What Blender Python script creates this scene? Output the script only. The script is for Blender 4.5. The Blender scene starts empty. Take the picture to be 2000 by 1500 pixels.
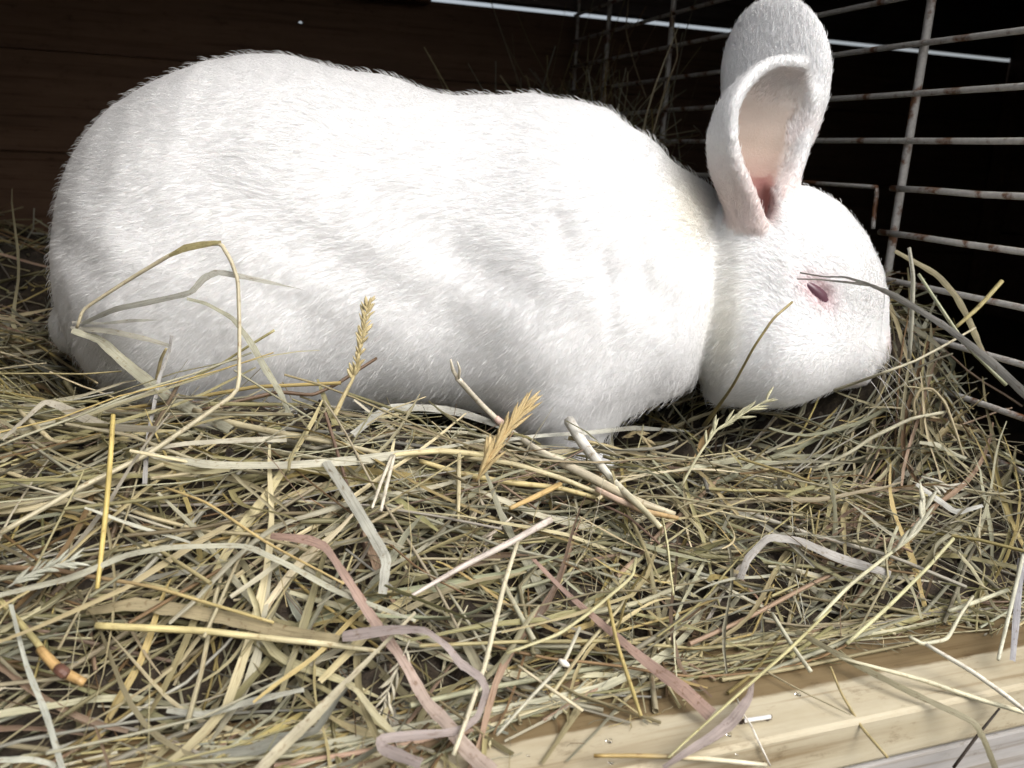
import bpy, bmesh, math, random, time
import numpy as np
from mathutils import Vector, Matrix, kdtree
T0 = time.time()
rng = np.random.default_rng(7)
random.seed(7)
sc = bpy.context.scene
COL = sc.collection

# ---------------------------------------------------------------- camera, sky, sun, exposure
F = 1627.0                                     # focal length in pixels of the 2000 px wide photograph
def nrm(v):
    v = np.asarray(v, float); return v / np.linalg.norm(v, axis=-1, keepdims=True)
CY = nrm((-572, -474, F)); CX = nrm((4813, -223, F)); CX = nrm(CX - CY * (CX @ CY)); CZ = nrm(np.cross(CX, CY))
if CZ[1] > 0: CZ = -CZ                         # hutch axes (along, deep, up) seen in camera axes (right, down, forward)
camd = bpy.data.cameras.new('camera'); cam = bpy.data.objects.new('camera', camd); COL.objects.link(cam)
camd.sensor_width = 36; camd.lens = 36 * F / 2000; camd.clip_start = .01; camd.clip_end = 200
right = Vector((CX[0], CY[0], CZ[0])); down = Vector((CX[1], CY[1], CZ[1])); fwd = Vector((CX[2], CY[2], CZ[2]))
cam.matrix_world = Matrix((right, -down, -fwd)).transposed().to_4x4()
camd.dof.use_dof = True; camd.dof.focus_distance = .40; camd.dof.aperture_fstop = 15
sc.camera = cam
SUN_EL, SUN_AZ = math.radians(48), math.radians(156)      # azimuth from +Y clockwise: behind the camera, a little right
w = bpy.data.worlds.new('World'); sc.world = w; w.use_nodes = True
nt = w.node_tree; nt.nodes.clear()
sky = nt.nodes.new('ShaderNodeTexSky'); sky.sky_type = 'NISHITA'; sky.sun_disc = False
sky.sun_elevation = SUN_EL; sky.sun_rotation = SUN_AZ; sky.air_density = 1.0; sky.dust_density = 7.0; sky.ozone_density = 1.0
bg = nt.nodes.new('ShaderNodeBackground'); bg.inputs[1].default_value = .13
ow = nt.nodes.new('ShaderNodeOutputWorld')
hs = nt.nodes.new('ShaderNodeHueSaturation'); hs.inputs['Saturation'].default_value = .5   # overcast
nt.links.new(sky.outputs[0], hs.inputs['Color']); nt.links.new(hs.outputs[0], bg.inputs[0]); nt.links.new(bg.outputs[0], ow.inputs[0])
sl = bpy.data.lights.new('sun', 'SUN'); sun = bpy.data.objects.new('sun', sl); COL.objects.link(sun)
sl.energy = 1.4; sl.angle = math.radians(50); sl.color = (1, .99, .975)
sd = Vector((math.sin(SUN_AZ) * math.cos(SUN_EL), math.cos(SUN_AZ) * math.cos(SUN_EL), math.sin(SUN_EL)))
sun.rotation_euler = sd.to_track_quat('Z', 'Y').to_euler(); sun.location = sd * 5
sc.view_settings.view_transform = 'Standard'; sc.view_settings.look = 'None'
sc.view_settings.exposure = 0.72; sc.view_settings.gamma = 1
sc.render.engine = 'CYCLES'
sc.cycles.max_bounces = 8; sc.cycles.diffuse_bounces = 5; sc.cycles.use_denoising = True
sc.cycles_curves.shape = 'RIBBONS' if hasattr(sc, 'cycles_curves') else 'RIBBONS'

def ray(px, py):
    v = np.array([px - 1000, py - 750, F]); return np.array([v @ CX, v @ CY, v @ CZ]) / F
def smooth(x, a=0., b=1.):
    t = np.clip((np.asarray(x, float) - a) / (b - a), 0, 1); return t * t * (3 - 2 * t)

# ---------------------------------------------------------------- materials
def M(name):
    m = bpy.data.materials.new(name); m.use_nodes = True
    return m, m.node_tree, m.node_tree.nodes['Principled BSDF']
def N(t, kind, **kw):
    n = t.nodes.new(kind)
    for k, v in kw.items(): setattr(n, k, v)
    return n
def ramp(t, fac, stops):
    r = N(t, 'ShaderNodeValToRGB'); e = r.color_ramp.elements
    while len(e) < len(stops): e.new(.5)
    for el, (p, c) in zip(e, stops): el.position = p; el.color = (*c, 1)
    t.links.new(fac, r.inputs[0]); return r.outputs[0]
def noise(t, vec, scale, detail=4, rough=.55):
    n = N(t, 'ShaderNodeTexNoise'); n.inputs['Scale'].default_value = scale; n.inputs['Detail'].default_value = detail
    n.inputs['Roughness'].default_value = rough; t.links.new(vec, n.inputs['Vector']); return n.outputs['Fac']
def mapping(t, vec, scale):
    n = N(t, 'ShaderNodeMapping'); n.inputs['Scale'].default_value = scale; t.links.new(vec, n.inputs['Vector']); return n.outputs[0]
def mixc(t, fac, a, b, mode='MIX'):
    n = N(t, 'ShaderNodeMix', data_type='RGBA', blend_type=mode)
    for sock, v in ((n.inputs[0], fac), (n.inputs[6], a), (n.inputs[7], b)):
        if isinstance(v, (int, float)): sock.default_value = v
        elif isinstance(v, tuple): sock.default_value = (*v, 1)
        else: t.links.new(v, sock)
    return n.outputs[2]
def bump(t, h, bs, strength, dist):
    b = N(t, 'ShaderNodeBump'); b.inputs['Strength'].default_value = strength; b.inputs['Distance'].default_value = dist
    t.links.new(h, b.inputs['Height']); t.links.new(b.outputs[0], bs.inputs['Normal'])
def wood(name, stops, rough=.7, dark_strip=None, scale=1., spec=.3):
    m, t, b = M(name); tc = N(t, 'ShaderNodeTexCoord').outputs['Object']
    oi = N(t, 'ShaderNodeObjectInfo')
    add = N(t, 'ShaderNodeVectorMath', operation='MULTIPLY_ADD'); add.inputs[1].default_value = (1, 1, 1)
    cmb = N(t, 'ShaderNodeCombineXYZ'); t.links.new(oi.outputs['Random'], cmb.inputs[0]); t.links.new(oi.outputs['Random'], cmb.inputs[1])
    t.links.new(tc, add.inputs[0]); t.links.new(cmb.outputs[0], add.inputs[2]); v = add.outputs[0]
    g = noise(t, mapping(t, v, (5 * scale, 85 * scale, 85 * scale)), 1.0, 6, .6)
    big = noise(t, mapping(t, v, (7, 22, 22)), 1.0, 3, .5)
    fine = noise(t, mapping(t, v, (40, 700, 700)), 1.0, 3, .6)
    mm = N(t, 'ShaderNodeMath', operation='MULTIPLY_ADD'); t.links.new(big, mm.inputs[0]); mm.inputs[1].default_value = .6
    t.links.new(g, mm.inputs[2])
    m2 = N(t, 'ShaderNodeMath', operation='MULTIPLY_ADD'); t.links.new(fine, m2.inputs[0]); m2.inputs[1].default_value = .25; t.links.new(mm.outputs[0], m2.inputs[2])
    m3 = N(t, 'ShaderNodeMath', operation='SUBTRACT'); t.links.new(m2.outputs[0], m3.inputs[0]); m3.inputs[1].default_value = .42
    c = ramp(t, m3.outputs[0], stops)
    if dark_strip:                                   # a darker strip with its own ragged edge
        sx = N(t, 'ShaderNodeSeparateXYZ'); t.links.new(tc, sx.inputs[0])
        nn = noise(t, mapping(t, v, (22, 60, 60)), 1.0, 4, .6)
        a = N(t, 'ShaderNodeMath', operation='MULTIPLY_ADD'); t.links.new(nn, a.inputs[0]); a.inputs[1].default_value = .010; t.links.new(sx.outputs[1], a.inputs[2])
        r = N(t, 'ShaderNodeMapRange'); r.inputs[1].default_value = dark_strip[0]; r.inputs[2].default_value = dark_strip[0] + .0016
        t.links.new(a.outputs[0], r.inputs[0]); c = mixc(t, r.outputs[0], c, mixc(t, 1.0, c, dark_strip[1], 'MULTIPLY'))
    dn = noise(t, mapping(t, v, (60, 150, 150)), 1.0, 6, .75); c = mixc(t, 1.0, c, ramp(t, dn, [(.30, (.55, .50, .44)), (.42, (.95, .94, .92)), (.6, (1, 1, 1))]), 'MULTIPLY')
    gl = noise(t, mapping(t, v, (9, 330, 330)), 1.0, 2, .5); c = mixc(t, 1.0, c, ramp(t, gl, [(.30, (.72, .66, .58)), (.44, (1, 1, 1)), (.7, (1.04, 1.04, 1.03))]), 'MULTIPLY')
    t.links.new(c, b.inputs['Base Color']); b.inputs['Roughness'].default_value = rough; b.inputs['Specular IOR Level'].default_value = spec
    bump(t, m2.outputs[0], b, .5, .0006); return m
PINE = wood('pale_pine', [(.1, (.23, .18, .11)), (.45, (.365, .32, .225)), (.8, (.44, .40, .30))], .6, dark_strip=(-.0035, (.40, .33, .24)))
GREYWOOD = wood('grey_weathered_wood', [(.1, (.16, .15, .14)), (.5, (.30, .29, .28)), (.9, (.40, .39, .37))], .8)
DARKWOOD = wood('dark_brown_wood', [(.1, (.065, .036, .021)), (.5, (.12, .070, .043)), (.9, (.165, .10, .063))], .75)
MIDWOOD = wood('brown_wood', [(.1, (.09, .05, .025)), (.5, (.15, .09, .05)), (.9, (.2, .12, .07))], .7)
ROOFWOOD = wood('grey_roof_wood', [(.1, (.07, .055, .05)), (.5, (.12, .10, .095)), (.9, (.17, .145, .135))], .8)
FLOORWOOD = wood('floor_wood', [(.1, (.03, .02, .012)), (.5, (.07, .05, .03)), (.9, (.1, .07, .045))], .9)

def hay_material(name, rough=.55, transl=.22):
    m, t, b = M(name)
    c = N(t, 'ShaderNodeAttribute', attribute_name='col').outputs['Color']
    st = N(t, 'ShaderNodeAttribute', attribute_name='st').outputs['Vector']
    g = noise(t, mapping(t, st, (3., 9., 57.)), 1.0, 3, .6)
    k = noise(t, mapping(t, st, (14., 2.5, 91.)), 1.0, 3, .6)
    c1 = mixc(t, 1.0, c, ramp(t, g, [(.25, (.62, .60, .56)), (.5, (.98, .98, .97)), (.8, (1.18, 1.18, 1.15))]), 'MULTIPLY')
    c2 = mixc(t, 1.0, c1, ramp(t, k, [(.28, (.60, .50, .40)), (.42, (1, 1, 1)), (.7, (1.08, 1.08, 1.06))]), 'MULTIPLY')
    t.links.new(c2, b.inputs['Base Color']); b.inputs['Roughness'].default_value = rough
    b.inputs['Specular IOR Level'].default_value = .35
    bump(t, g, b, .35, .0003)
    tr = N(t, 'ShaderNodeBsdfTranslucent'); t.links.new(c2, tr.inputs[0])
    mx = N(t, 'ShaderNodeMixShader'); mx.inputs[0].default_value = transl
    t.links.new(b.outputs[0], mx.inputs[1]); t.links.new(tr.outputs[0], mx.inputs[2])
    t.links.new(mx.outputs[0], t.nodes['Material Output'].inputs['Surface']); return m
HAY = hay_material('dry_hay')
STRAW = hay_material('straw', .42, .08)
def plain(name, col, rough=.5, metal=0., spec=.5):
    m, t, b = M(name); b.inputs['Base Color'].default_value = (*col, 1); b.inputs['Roughness'].default_value = rough
    b.inputs['Metallic'].default_value = metal; b.inputs['Specular IOR Level'].default_value = spec; return m, t, b

m_, t_, b_ = M('rusty_painted_wire'); WIRE = m_
tc = N(t_, 'ShaderNodeTexCoord').outputs['Object']
r1 = noise(t_, tc, 48, 5, .62); r2 = noise(t_, tc, 420, 3, .6)
col = mixc(t_, ramp(t_, r1, [(.52, (0, 0, 0)), (.60, (1, 1, 1))]), mixc(t_, r2, (.34, .325, .30), (.60, .585, .55)), mixc(t_, r2, (.09, .035, .016), (.22, .105, .05)))
t_.links.new(col, b_.inputs['Base Color']); b_.inputs['Roughness'].default_value = .5; bump(t_, r2, b_, .5, .0004)
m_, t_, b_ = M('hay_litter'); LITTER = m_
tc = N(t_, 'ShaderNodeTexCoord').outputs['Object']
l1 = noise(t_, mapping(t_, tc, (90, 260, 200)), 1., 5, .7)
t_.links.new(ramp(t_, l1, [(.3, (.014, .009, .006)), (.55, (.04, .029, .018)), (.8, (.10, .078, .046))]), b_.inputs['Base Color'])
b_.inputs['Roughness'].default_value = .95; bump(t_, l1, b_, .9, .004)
STEEL = plain('staple_steel', (.88, .89, .91), .35, .55)[0]
RUST = plain('rusty_leg', (.06, .04, .03), .8)[0]
EYE, t_, b_ = plain('red_eye', (.10, .045, .062), .28)
b_.inputs['Coat Weight'].default_value = .25
WHISK = plain('whisker', (.80, .78, .75), .4)[0]
m_, t_, b_ = plain('water', (1, 1, 1), .03); b_.inputs['Transmission Weight'].default_value = 1; b_.inputs['IOR'].default_value = 1.33; WATER = m_
# rabbit skin under the coat: the colours are painted where the animal has them
m_, t_, b_ = M('rabbit_skin'); SKIN = m_
t_.links.new(N(t_, 'ShaderNodeAttribute', attribute_name='col').outputs['Color'], b_.inputs['Base Color'])
b_.inputs['Roughness'].default_value = .8; b_.inputs['Specular IOR Level'].default_value = .15
b_.inputs['Subsurface Weight'].default_value = .15; b_.inputs['Subsurface Radius'].default_value = (.004, .002, .0015); b_.inputs['Subsurface Scale'].default_value = 1
tc = N(t_, 'ShaderNodeTexCoord').outputs['Object']
bump(t_, noise(t_, tc, 900, 2), b_, .3, .0006)
m_, t_, b_ = M('white_fur'); FUR = m_
b_.inputs['Roughness'].default_value = .75; b_.inputs['Specular IOR Level'].default_value = .15
t_.links.new(N(t_, 'ShaderNodeAttribute', attribute_name='col').outputs['Color'], b_.inputs['Base Color'])
tr = N(t_, 'ShaderNodeBsdfTranslucent'); t_.links.new(N(t_, 'ShaderNodeAttribute', attribute_name='col').outputs['Color'], tr.inputs[0])
mx = N(t_, 'ShaderNodeMixShader'); mx.inputs[0].default_value = .5
t_.links.new(b_.outputs[0], mx.inputs[1]); t_.links.new(tr.outputs[0], mx.inputs[2]); t_.links.new(mx.outputs[0], t_.nodes['Material Output'].inputs['Surface'])

# ---------------------------------------------------------------- object helpers
def tag(o, label=None, cat=None, group=None, kind=None):
    for k, v in (('label', label), ('category', cat), ('group', group), ('kind', kind)):
        if v: o[k] = v
    return o
def link(o, parent=None):
    COL.objects.link(o)
    if parent: o.parent = parent
    return o
def mesh_obj(name, verts, faces, mat, parent=None, loc=(0, 0, 0), smooth_=True, attrs=None):
    me = bpy.data.meshes.new(name)
    verts = np.asarray(verts, np.float64) - np.asarray(loc, float)
    if isinstance(faces, np.ndarray):
        k = faces.shape[1]; me.vertices.add(len(verts)); me.vertices.foreach_set('co', verts.astype(np.float32).ravel())
        me.loops.add(faces.size); me.loops.foreach_set('vertex_index', faces.astype(np.int32).ravel())
        me.polygons.add(len(faces)); me.polygons.foreach_set('loop_start', np.arange(0, faces.size, k, dtype=np.int32))
        me.polygons.foreach_set('loop_total', np.full(len(faces), k, np.int32)); me.update(calc_edges=True); me.validate()
    else:
        me.from_pydata(verts.tolist(), [], faces)
    for k, v in (attrs or {}).items():
        if k == 'col':
            a = me.color_attributes.new('col', 'FLOAT_COLOR', 'POINT')
            a.data.foreach_set('color', np.c_[v, np.ones(len(v))].astype(np.float32).ravel())
        else:
            a = me.attributes.new(k, 'FLOAT_VECTOR', 'POINT'); a.data.foreach_set('vector', np.asarray(v, np.float32).ravel())
    if smooth_: me.polygons.foreach_set('use_smooth', np.ones(len(me.polygons), bool))
    me.materials.append(mat)
    o = bpy.data.objects.new(name, me); o.location = loc
    return link(o, parent)
def child_of(o, parent):                       # parent while keeping world placement of an unrotated parent
    o.parent = parent; o.location = Vector(o.location) - Vector(parent.location); return o
def box(name, lo, hi, mat, parent=None, bevel=.0015, rot=None, jitter=0.):
    lo, hi = np.array(lo, float), np.array(hi, float); c = (lo + hi) / 2; s = hi - lo
    bm = bmesh.new(); bmesh.ops.create_cube(bm, size=1)
    for v in bm.verts: v.co = Vector([v.co[i] * s[i] for i in range(3)])
    if jitter:
        for v in bm.verts: v.co += Vector([random.uniform(-jitter, jitter) for _ in range(3)])
    if bevel: bmesh.ops.bevel(bm, geom=bm.edges[:], offset=bevel, segments=2, affect='EDGES', profile=.5)
    me = bpy.data.meshes.new(name); bm.to_mesh(me); bm.free(); me.materials.append(mat)
    o = bpy.data.objects.new(name, me); o.location = c
    if rot: o.rotation_euler = rot
    return link(o, parent)

# swept shapes, many at once: P (n,k,3) centre lines, W (n,k) widths, S (n,k,3) side hints
def frames(P, S):
    T = np.gradient(P, axis=1); T = nrm(T + 1e-12)
    S = nrm(S - (S * T).sum(-1, keepdims=True) * T + 1e-12); return T, S, np.cross(T, S)
def ribbons(P, W, S, fold):
    n, k = W.shape; T, S, U = frames(P, S)
    hw = W[..., None] * .5
    L = P - S * hw + U * hw * fold[..., None]; R = P + S * hw + U * hw * fold[..., None]
    V = np.stack([L, P, R], 2).reshape(-1, 3)
    i = np.arange(n * k).reshape(n, k)
    a = i[:, :-1].ravel() * 3; b = i[:, 1:].ravel() * 3
    Fc = np.concatenate([np.stack([a, a + 1, b + 1, b], 1), np.stack([a + 1, a + 2, b + 2, b + 1], 1)])
    return V, Fc, 3
def tubes(P, W, S, sides=5):
    n, k = W.shape; T, S, U = frames(P, S)
    an = np.arange(sides) * 2 * np.pi / sides
    V = P[:, :, None] + (S[:, :, None] * np.cos(an)[None, None, :, None] + U[:, :, None] * np.sin(an)[None, None, :, None]) * W[:, :, None, None] * .5
    i = (np.arange(n * k) * sides).reshape(n, k); a = i[:, :-1].reshape(-1, 1); b = i[:, 1:].reshape(-1, 1)
    j = np.arange(sides)[None]; j2 = (j + 1) % sides
    Fc = np.stack([a + j, a + j2, b + j2, b + j], -1).reshape(-1, 4)
    return V.reshape(-1, 3), Fc, sides
def spread(n, k, m, col, seed):                # per-vertex colour and stripe coordinates for a sweep of m points across
    c = np.repeat(col.reshape(n * k, 3), m, 0)
    st = np.zeros((n, k, m, 3)); st[..., 0] = np.linspace(0, 1, k)[None, :, None]; st[..., 1] = np.linspace(0, 1, m)[None, None]; st[..., 2] = seed[:, None, None]
    return c, st.reshape(-1, 3)

# ---------------------------------------------------------------- hutch
XM = .40                                       # plane of the wire panel
ZB, YF = -.190, .200                           # top and front edge of the front rail
floor = box('floor', (-.304, .26, -.225), (1.1, 1.03, -.203), FLOORWOOD, bevel=0); tag(floor, kind='structure')
for nm, lo, hi in (('back_wall_backing', (-.6, 1.0205, -.21), (1.15, 1.03, .13)), ('end_wall_backing', (1.1205, .2, -.21), (1.14, 1.02, .34)), ('left_wall_backing', (-.345, .16, -.21), (-.3255, 1.02, .34)), ('roof_backing', (-.345, .28, .3255), (1.14, 1.03, .335))):
    tag(box(nm, lo, hi, DARKWOOD, bevel=0), kind='structure')
bw = bpy.data.objects.new('back_wall', None); bw.location = (.2, 1.0, -.2); link(bw); tag(bw, kind='structure')
def in_parent(o, p): o.parent = p; o.location = Vector(o.location) - Vector(p.location); return o
pz = [(-.203, -.1155), (-.115, -.0195), (-.019, .0802)]
for lo, hi in pz:
    in_parent(box('plank', (-.304, 1.0 + random.uniform(0, .003), lo), (1.1, 1.02, hi), DARKWOOD, bevel=.002), bw)
def holed_plank():                             # the top plank has a small knot hole that lets daylight in
    r = ray(587, 45); hc = r / r[1] * 1.0; x0, x1, z0, z1 = -.304, 1.1, .0808, .1635
    hx, hz, hr = hc[0], min(hc[2], .157), .0021; ox, oz = .019 * r[0] / r[1], .019 * r[2] / r[1]
    out = [(x0, z0), (hx, z0), (x1, z0), (x1, hz), (x1, z1), (hx, z1), (x0, z1), (x0, hz)]
    inn = [(hx + hr * math.cos(a), hz + hr * math.sin(a)) for a in [math.radians(225 + 45 * i) for i in range(8)]]
    inb = [(hx + ox + (x - hx) * 2.2, min(hz + oz + (z - hz) * 2.2, .1628)) for x, z in inn]
    V = [(x, 1.001, z) for ring in (out, inn) for x, z in ring] + [(x, 1.02, z) for ring in (out, inb) for x, z in ring]; Fc = []
    for i in range(8):
        j = (i + 1) % 8
        Fc += [(i, j, 8 + j, 8 + i), (16 + j, 16 + i, 24 + i, 24 + j), (j, i, 16 + i, 16 + j), (8 + i, 8 + j, 24 + j, 24 + i)]
    return mesh_obj('plank', V, Fc, DARKWOOD, loc=(.25, 1.01, .127), smooth_=False)
in_parent(holed_plank(), bw)
def zat(px, py, y=1.0): r = ray(px, py); return r / r[1] * y
rail = box('wall_rail', (zat(490, 5)[0], .972, .158), (zat(832, 5)[0], .999, .22), MIDWOOD); rail['kind'] = 'structure'
rail2 = box('wall_rail', (-.304, .968, .170), (zat(486, 5)[0], .999, .25), DARKWOOD); rail2['kind'] = 'structure'
za, zb_ = zat(840, 8), zat(1955, 118)
tag(box('back_wall_backing', (-.304, 1.0005, .1665), (za[0] - .006, 1.012, .304), DARKWOOD, bevel=0), kind='structure')
fb = box('fascia_board', (za[0] - .004, .985, .1682), (1.1, 1.006, .30), ROOFWOOD); fb['kind'] = 'structure'
post = box('corner_post', (zb_[0], .96, -.203), (1.1, .984, .32), DARKWOOD); post['kind'] = 'structure'
lw = bpy.data.objects.new('left_wall', None); lw.location = (-.31, .6, -.2); link(lw); tag(lw, kind='structure')
for k in range(4):
    in_parent(box('plank', (-.325, .16, -.203 + .1255 * k), (-.305, .999, -.203 + .1255 * k + .122), DARKWOOD, bevel=.002), lw)
ew = bpy.data.objects.new('end_wall', None); ew.location = (1.1, .6, -.2); link(ew); tag(ew, kind='structure')
for k in range(4):
    in_parent(box('plank', (1.101, .25, -.203 + .1255 * k), (1.12, .999, -.203 + .1255 * k + .122), DARKWOOD, bevel=.002), ew)
tag(box('shade_panel', (-.345, .196, -.36), (-.10, .212, .34), DARKWOOD), kind='structure')  # unseen panel, added to keep sky light off the left side
tag(box('shade_panel', (.425, .285, -.21), (1.14, .30, .34), DARKWOOD), kind='structure')  # unseen panel, added to block light and darken the space behind the wire
rf = bpy.data.objects.new('roof', None); rf.location = (.2, .6, .33); link(rf); tag(rf, kind='structure')
ROOF_Y0 = .275
for k in range(6):
    y0 = ROOF_Y0 + (1.03 - ROOF_Y0) / 6 * k
    in_parent(box('plank', (-.345, y0, .305), (1.13, y0 + (1.03 - ROOF_Y0) / 6 - .0015, .325), DARKWOOD, bevel=.002), rf)
# front rail: pale board with its darker strip, and the grey board below it
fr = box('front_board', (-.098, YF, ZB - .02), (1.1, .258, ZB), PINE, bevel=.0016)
tag(fr, 'pale pine board along the front edge under the hay, its rear strip darker brown', 'board')
gb = box('lower_board', (-.098, YF + .0015, -.36), (.352, YF + .022, ZB - .0225), GREYWOOD, bevel=.0012)
tag(gb, 'grey weathered board below the pale front board', 'board')
gb2 = box('lower_board', (.3545, YF + .0015, -.36), (1.1, YF + .022, ZB - .0225), GREYWOOD, bevel=.0012)
tag(gb2, 'grey weathered end board at the lower right beyond the dark gap', 'board')

# ---------------------------------------------------------------- wire panel
wp = bpy.data.objects.new('wire_panel', None); wp.location = (XM, .6, -.15); link(wp)
tag(wp, 'rusty white wire mesh panel standing behind the rabbit on the right', 'wire mesh')
def rod(name, pts, r, parent=None, sides=8, mat=WIRE, fillet=0):
    pts = [Vector(p) for p in pts]
    cu = []
    for a, b in zip(pts[:-1], pts[1:]):
        for i in range(10): cu.append(a.lerp(b, i / 10))
    cu.append(pts[-1]); P = np.array(cu)[None]
    P = P + np.concatenate([np.zeros((1, 1, 3)), rng.normal(0, .00025, (1, P.shape[1] - 2, 3)), np.zeros((1, 1, 3))], 1)
    ax = P[0, -1] - P[0, 0]; hint = np.array([1., .01, .02]) if abs(ax[0]) < .7 * np.linalg.norm(ax) else np.array([0, 0, 1.])
    V, Fc, m = tubes(P, np.full((1, P.shape[1]), 2 * r), np.broadcast_to(hint, P.shape).copy(), sides)
    Fc = Fc.tolist(); k = P.shape[1]
    Fc += [list(range(sides))[::-1], list(range((k - 1) * sides, k * sides))]
    o = mesh_obj(name, V, Fc, mat, loc=P[0].mean(0))
    if parent: in_parent(o, parent)
    return o
for i, yv in enumerate((.14, .283, .426, .583, .739, .880)):
    rod('upright_rod', [(XM, yv, -.2), (XM, yv, .30)], .0026, wp)
rod('upright_rod', [(XM, .966, -.2), (XM, .966, .30)], .0019, wp)
WZ = [.1585, .1305, .1024, .0744, .0463, .019, -.0094, -.0368, -.0652, -.094, -.122, -.15]
for z in WZ:
    x = XM - .0040
    if z == -.0094:
        rod('cross_wire', [(x, .966, z + .0005), (x, .442, z), (x, .440, z - .026)], .0014, wp)
        rod('cross_wire', [(x, .43, z), (x, .10, z)], .0019, wp)
    elif z == -.0368:
        rod('cross_wire', [(x, .434, z), (x, .10, z)], .0019, wp)
        rod('cross_wire', [(x, .966, z), (x, .45, z)], .0014, wp)
    else:
        rod('cross_wire', [(x, .966, z), (x, .10, z)], .0018, wp)

# ---------------------------------------------------------------- rabbit: one surface from a blended distance field
PC = ray(1000, 500) * .47
RU = np.array([right[0], right[1], 0.]); RU /= np.linalg.norm(RU)       # rabbit's length axis, level
RW = np.array([-RU[1], RU[0], 0.])                                       # away from the camera
K = .47 / F                                                             # metres per photo pixel in the rabbit's own plane
def uz(px, py):                                                          # photo pixel -> (u, z) in the rabbit's mid plane
    r = ray(px, py); t = (PC @ RW) / (r @ RW); q = r * t - PC
    return np.array([q @ RU, q[2]])
def to_world(p): return PC + p[..., 0:1] * RU + p[..., 1:2] * RW + p[..., 2:3] * np.array([0, 0, 1.])
RES = .0022
U0, U1, W0, W1, Z0, Z1 = -.285, .235, -.115, .115, -.185, .165
gu = np.arange(U0, U1, RES); gw = np.arange(W0, W1, RES); gz = np.arange(Z0, Z1, RES)
GU, GW, GZ = np.meshgrid(gu, gw, gz, indexing='ij', sparse=True)
def loft(top, bot, wid, p=2.2, belly=0.):
    tp = np.array([uz(*q) for q in top]); bt = np.array([uz(*q) for q in bot])
    wu = np.array([uz(x, 450)[0] for x, _ in wid]); ww = np.array([v for _, v in wid]) * K
    lo = max(tp[0, 0], bt[0, 0]); hi = min(tp[-1, 0], bt[-1, 0])
    uu = np.clip(GU, lo, hi)
    ker = np.hanning(9); ker /= ker.sum()
    def ev(xs, ys):
        fine = np.linspace(lo, hi, 500); y = np.interp(fine, xs, ys); yp = np.pad(y, 4, mode='edge'); y2 = np.convolve(yp, ker, 'valid'); return np.interp(uu, fine, y2)
    t = ev(tp[:, 0], tp[:, 1]); b = ev(bt[:, 0], bt[:, 1]); W = np.maximum(ev(wu, ww), .004)
    zc = (t + b) / 2; h = np.maximum((t - b) / 2, .004)
    zn = (GZ - zc) / h
    W = W * (1 - belly * np.clip(zn, -1, 1) * .5)
    q = (np.abs(GW / W) ** p + np.abs(zn) ** p) ** (1 / p)
    d = (q - 1) * np.minimum(W, h).clip(.02, None)
    return np.maximum(d, np.maximum(lo - GU, GU - hi))
def ell(px, py, w_, rx, ry, rw, tilt=0.):
    c = uz(px, py); a, b_, c_ = rx * K, ry * K, rw * K
    du, dz, dw = GU - c[0], GZ - c[1], GW - w_ * K
    if tilt:
        ca, sa = math.cos(tilt), math.sin(tilt); du, dz = du * ca + dz * sa, -du * sa + dz * ca
    q = np.sqrt((du / a) ** 2 + (dz / b_) ** 2 + (dw / c_) ** 2)
    return (q - 1) * min(a, b_, c_)
def caps(p0, w0, r0, p1, w1, r1):
    a = uz(*p0); b_ = uz(*p1); A = np.array([a[0], w0 * K, a[1]]); D = np.array([b_[0], w1 * K, b_[1]]) - A
    x, y, z = GU - A[0], GW - A[1], GZ - A[2]
    t = np.clip((x * D[0] + y * D[1] + z * D[2]) / (D @ D), 0, 1)
    return np.sqrt((x - t * D[0]) ** 2 + (y - t * D[1]) ** 2 + (z - t * D[2]) ** 2) - (r0 + (r1 - r0) * t) * K
def smin(a, b_, k):
    h = np.clip(.5 + .5 * (b_ - a) / k, 0, 1); return b_ + (a - b_) * h - k * h * (1 - h)
def rump(L_): return [(x + 42 * float(1 - smooth(x, 92, 520)), y) for x, y in L_]
torso = loft(rump([(92, 430), (96, 370), (106, 320), (130, 270), (170, 225), (220, 186), (290, 152), (350, 127), (420, 105), (490, 99), (560, 105), (640, 115), (700, 130), (800, 157), (900, 176), (985, 181), (1050, 172), (1120, 180), (1190, 208), (1260, 256), (1310, 297), (1350, 320), (1390, 350), (1430, 400), (1460, 480)]),
             rump([(92, 430), (96, 500), (110, 580), (135, 640), (165, 695), (220, 745), (300, 785), (420, 805), (600, 800), (760, 780), (950, 785), (1100, 830), (1180, 826), (1230, 804), (1290, 778), (1350, 762), (1390, 715), (1430, 600), (1460, 480)]),
             rump([(92, 20), (110, 85), (150, 140), (220, 200), (320, 250), (430, 272), (560, 275), (720, 255), (900, 225), (1060, 215), (1180, 205), (1260, 185), (1310, 160), (1345, 125), (1385, 85), (1460, 20)]), 2.25, .12)
head = loft([(1338, 600), (1346, 520), (1362, 450), (1400, 395), (1450, 357), (1520, 338), (1580, 346), (1640, 387), (1690, 434), (1720, 484), (1737, 545), (1743, 615)],
            [(1338, 600), (1350, 690), (1366, 745), (1390, 786), (1440, 792), (1500, 786), (1560, 777), (1620, 768), (1680, 752), (1715, 733), (1735, 705), (1743, 615)],
            [(1338, 40), (1370, 100), (1420, 138), (1500, 156), (1560, 148), (1620, 122), (1680, 92), (1715, 68), (1735, 42), (1743, 10)], 2.35, .10)
d = torso
d = smin(d, ell(405, 555, -60, 230, 225, 215), .03)             # near haunch
d = smin(d, ell(405, 555, 60, 230, 225, 215), .03)
d = smin(d, ell(1075, 560, -55, 175, 230, 165), .03)            # shoulders
d = smin(d, ell(1075, 560, 55, 175, 230, 165), .03)
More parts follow.
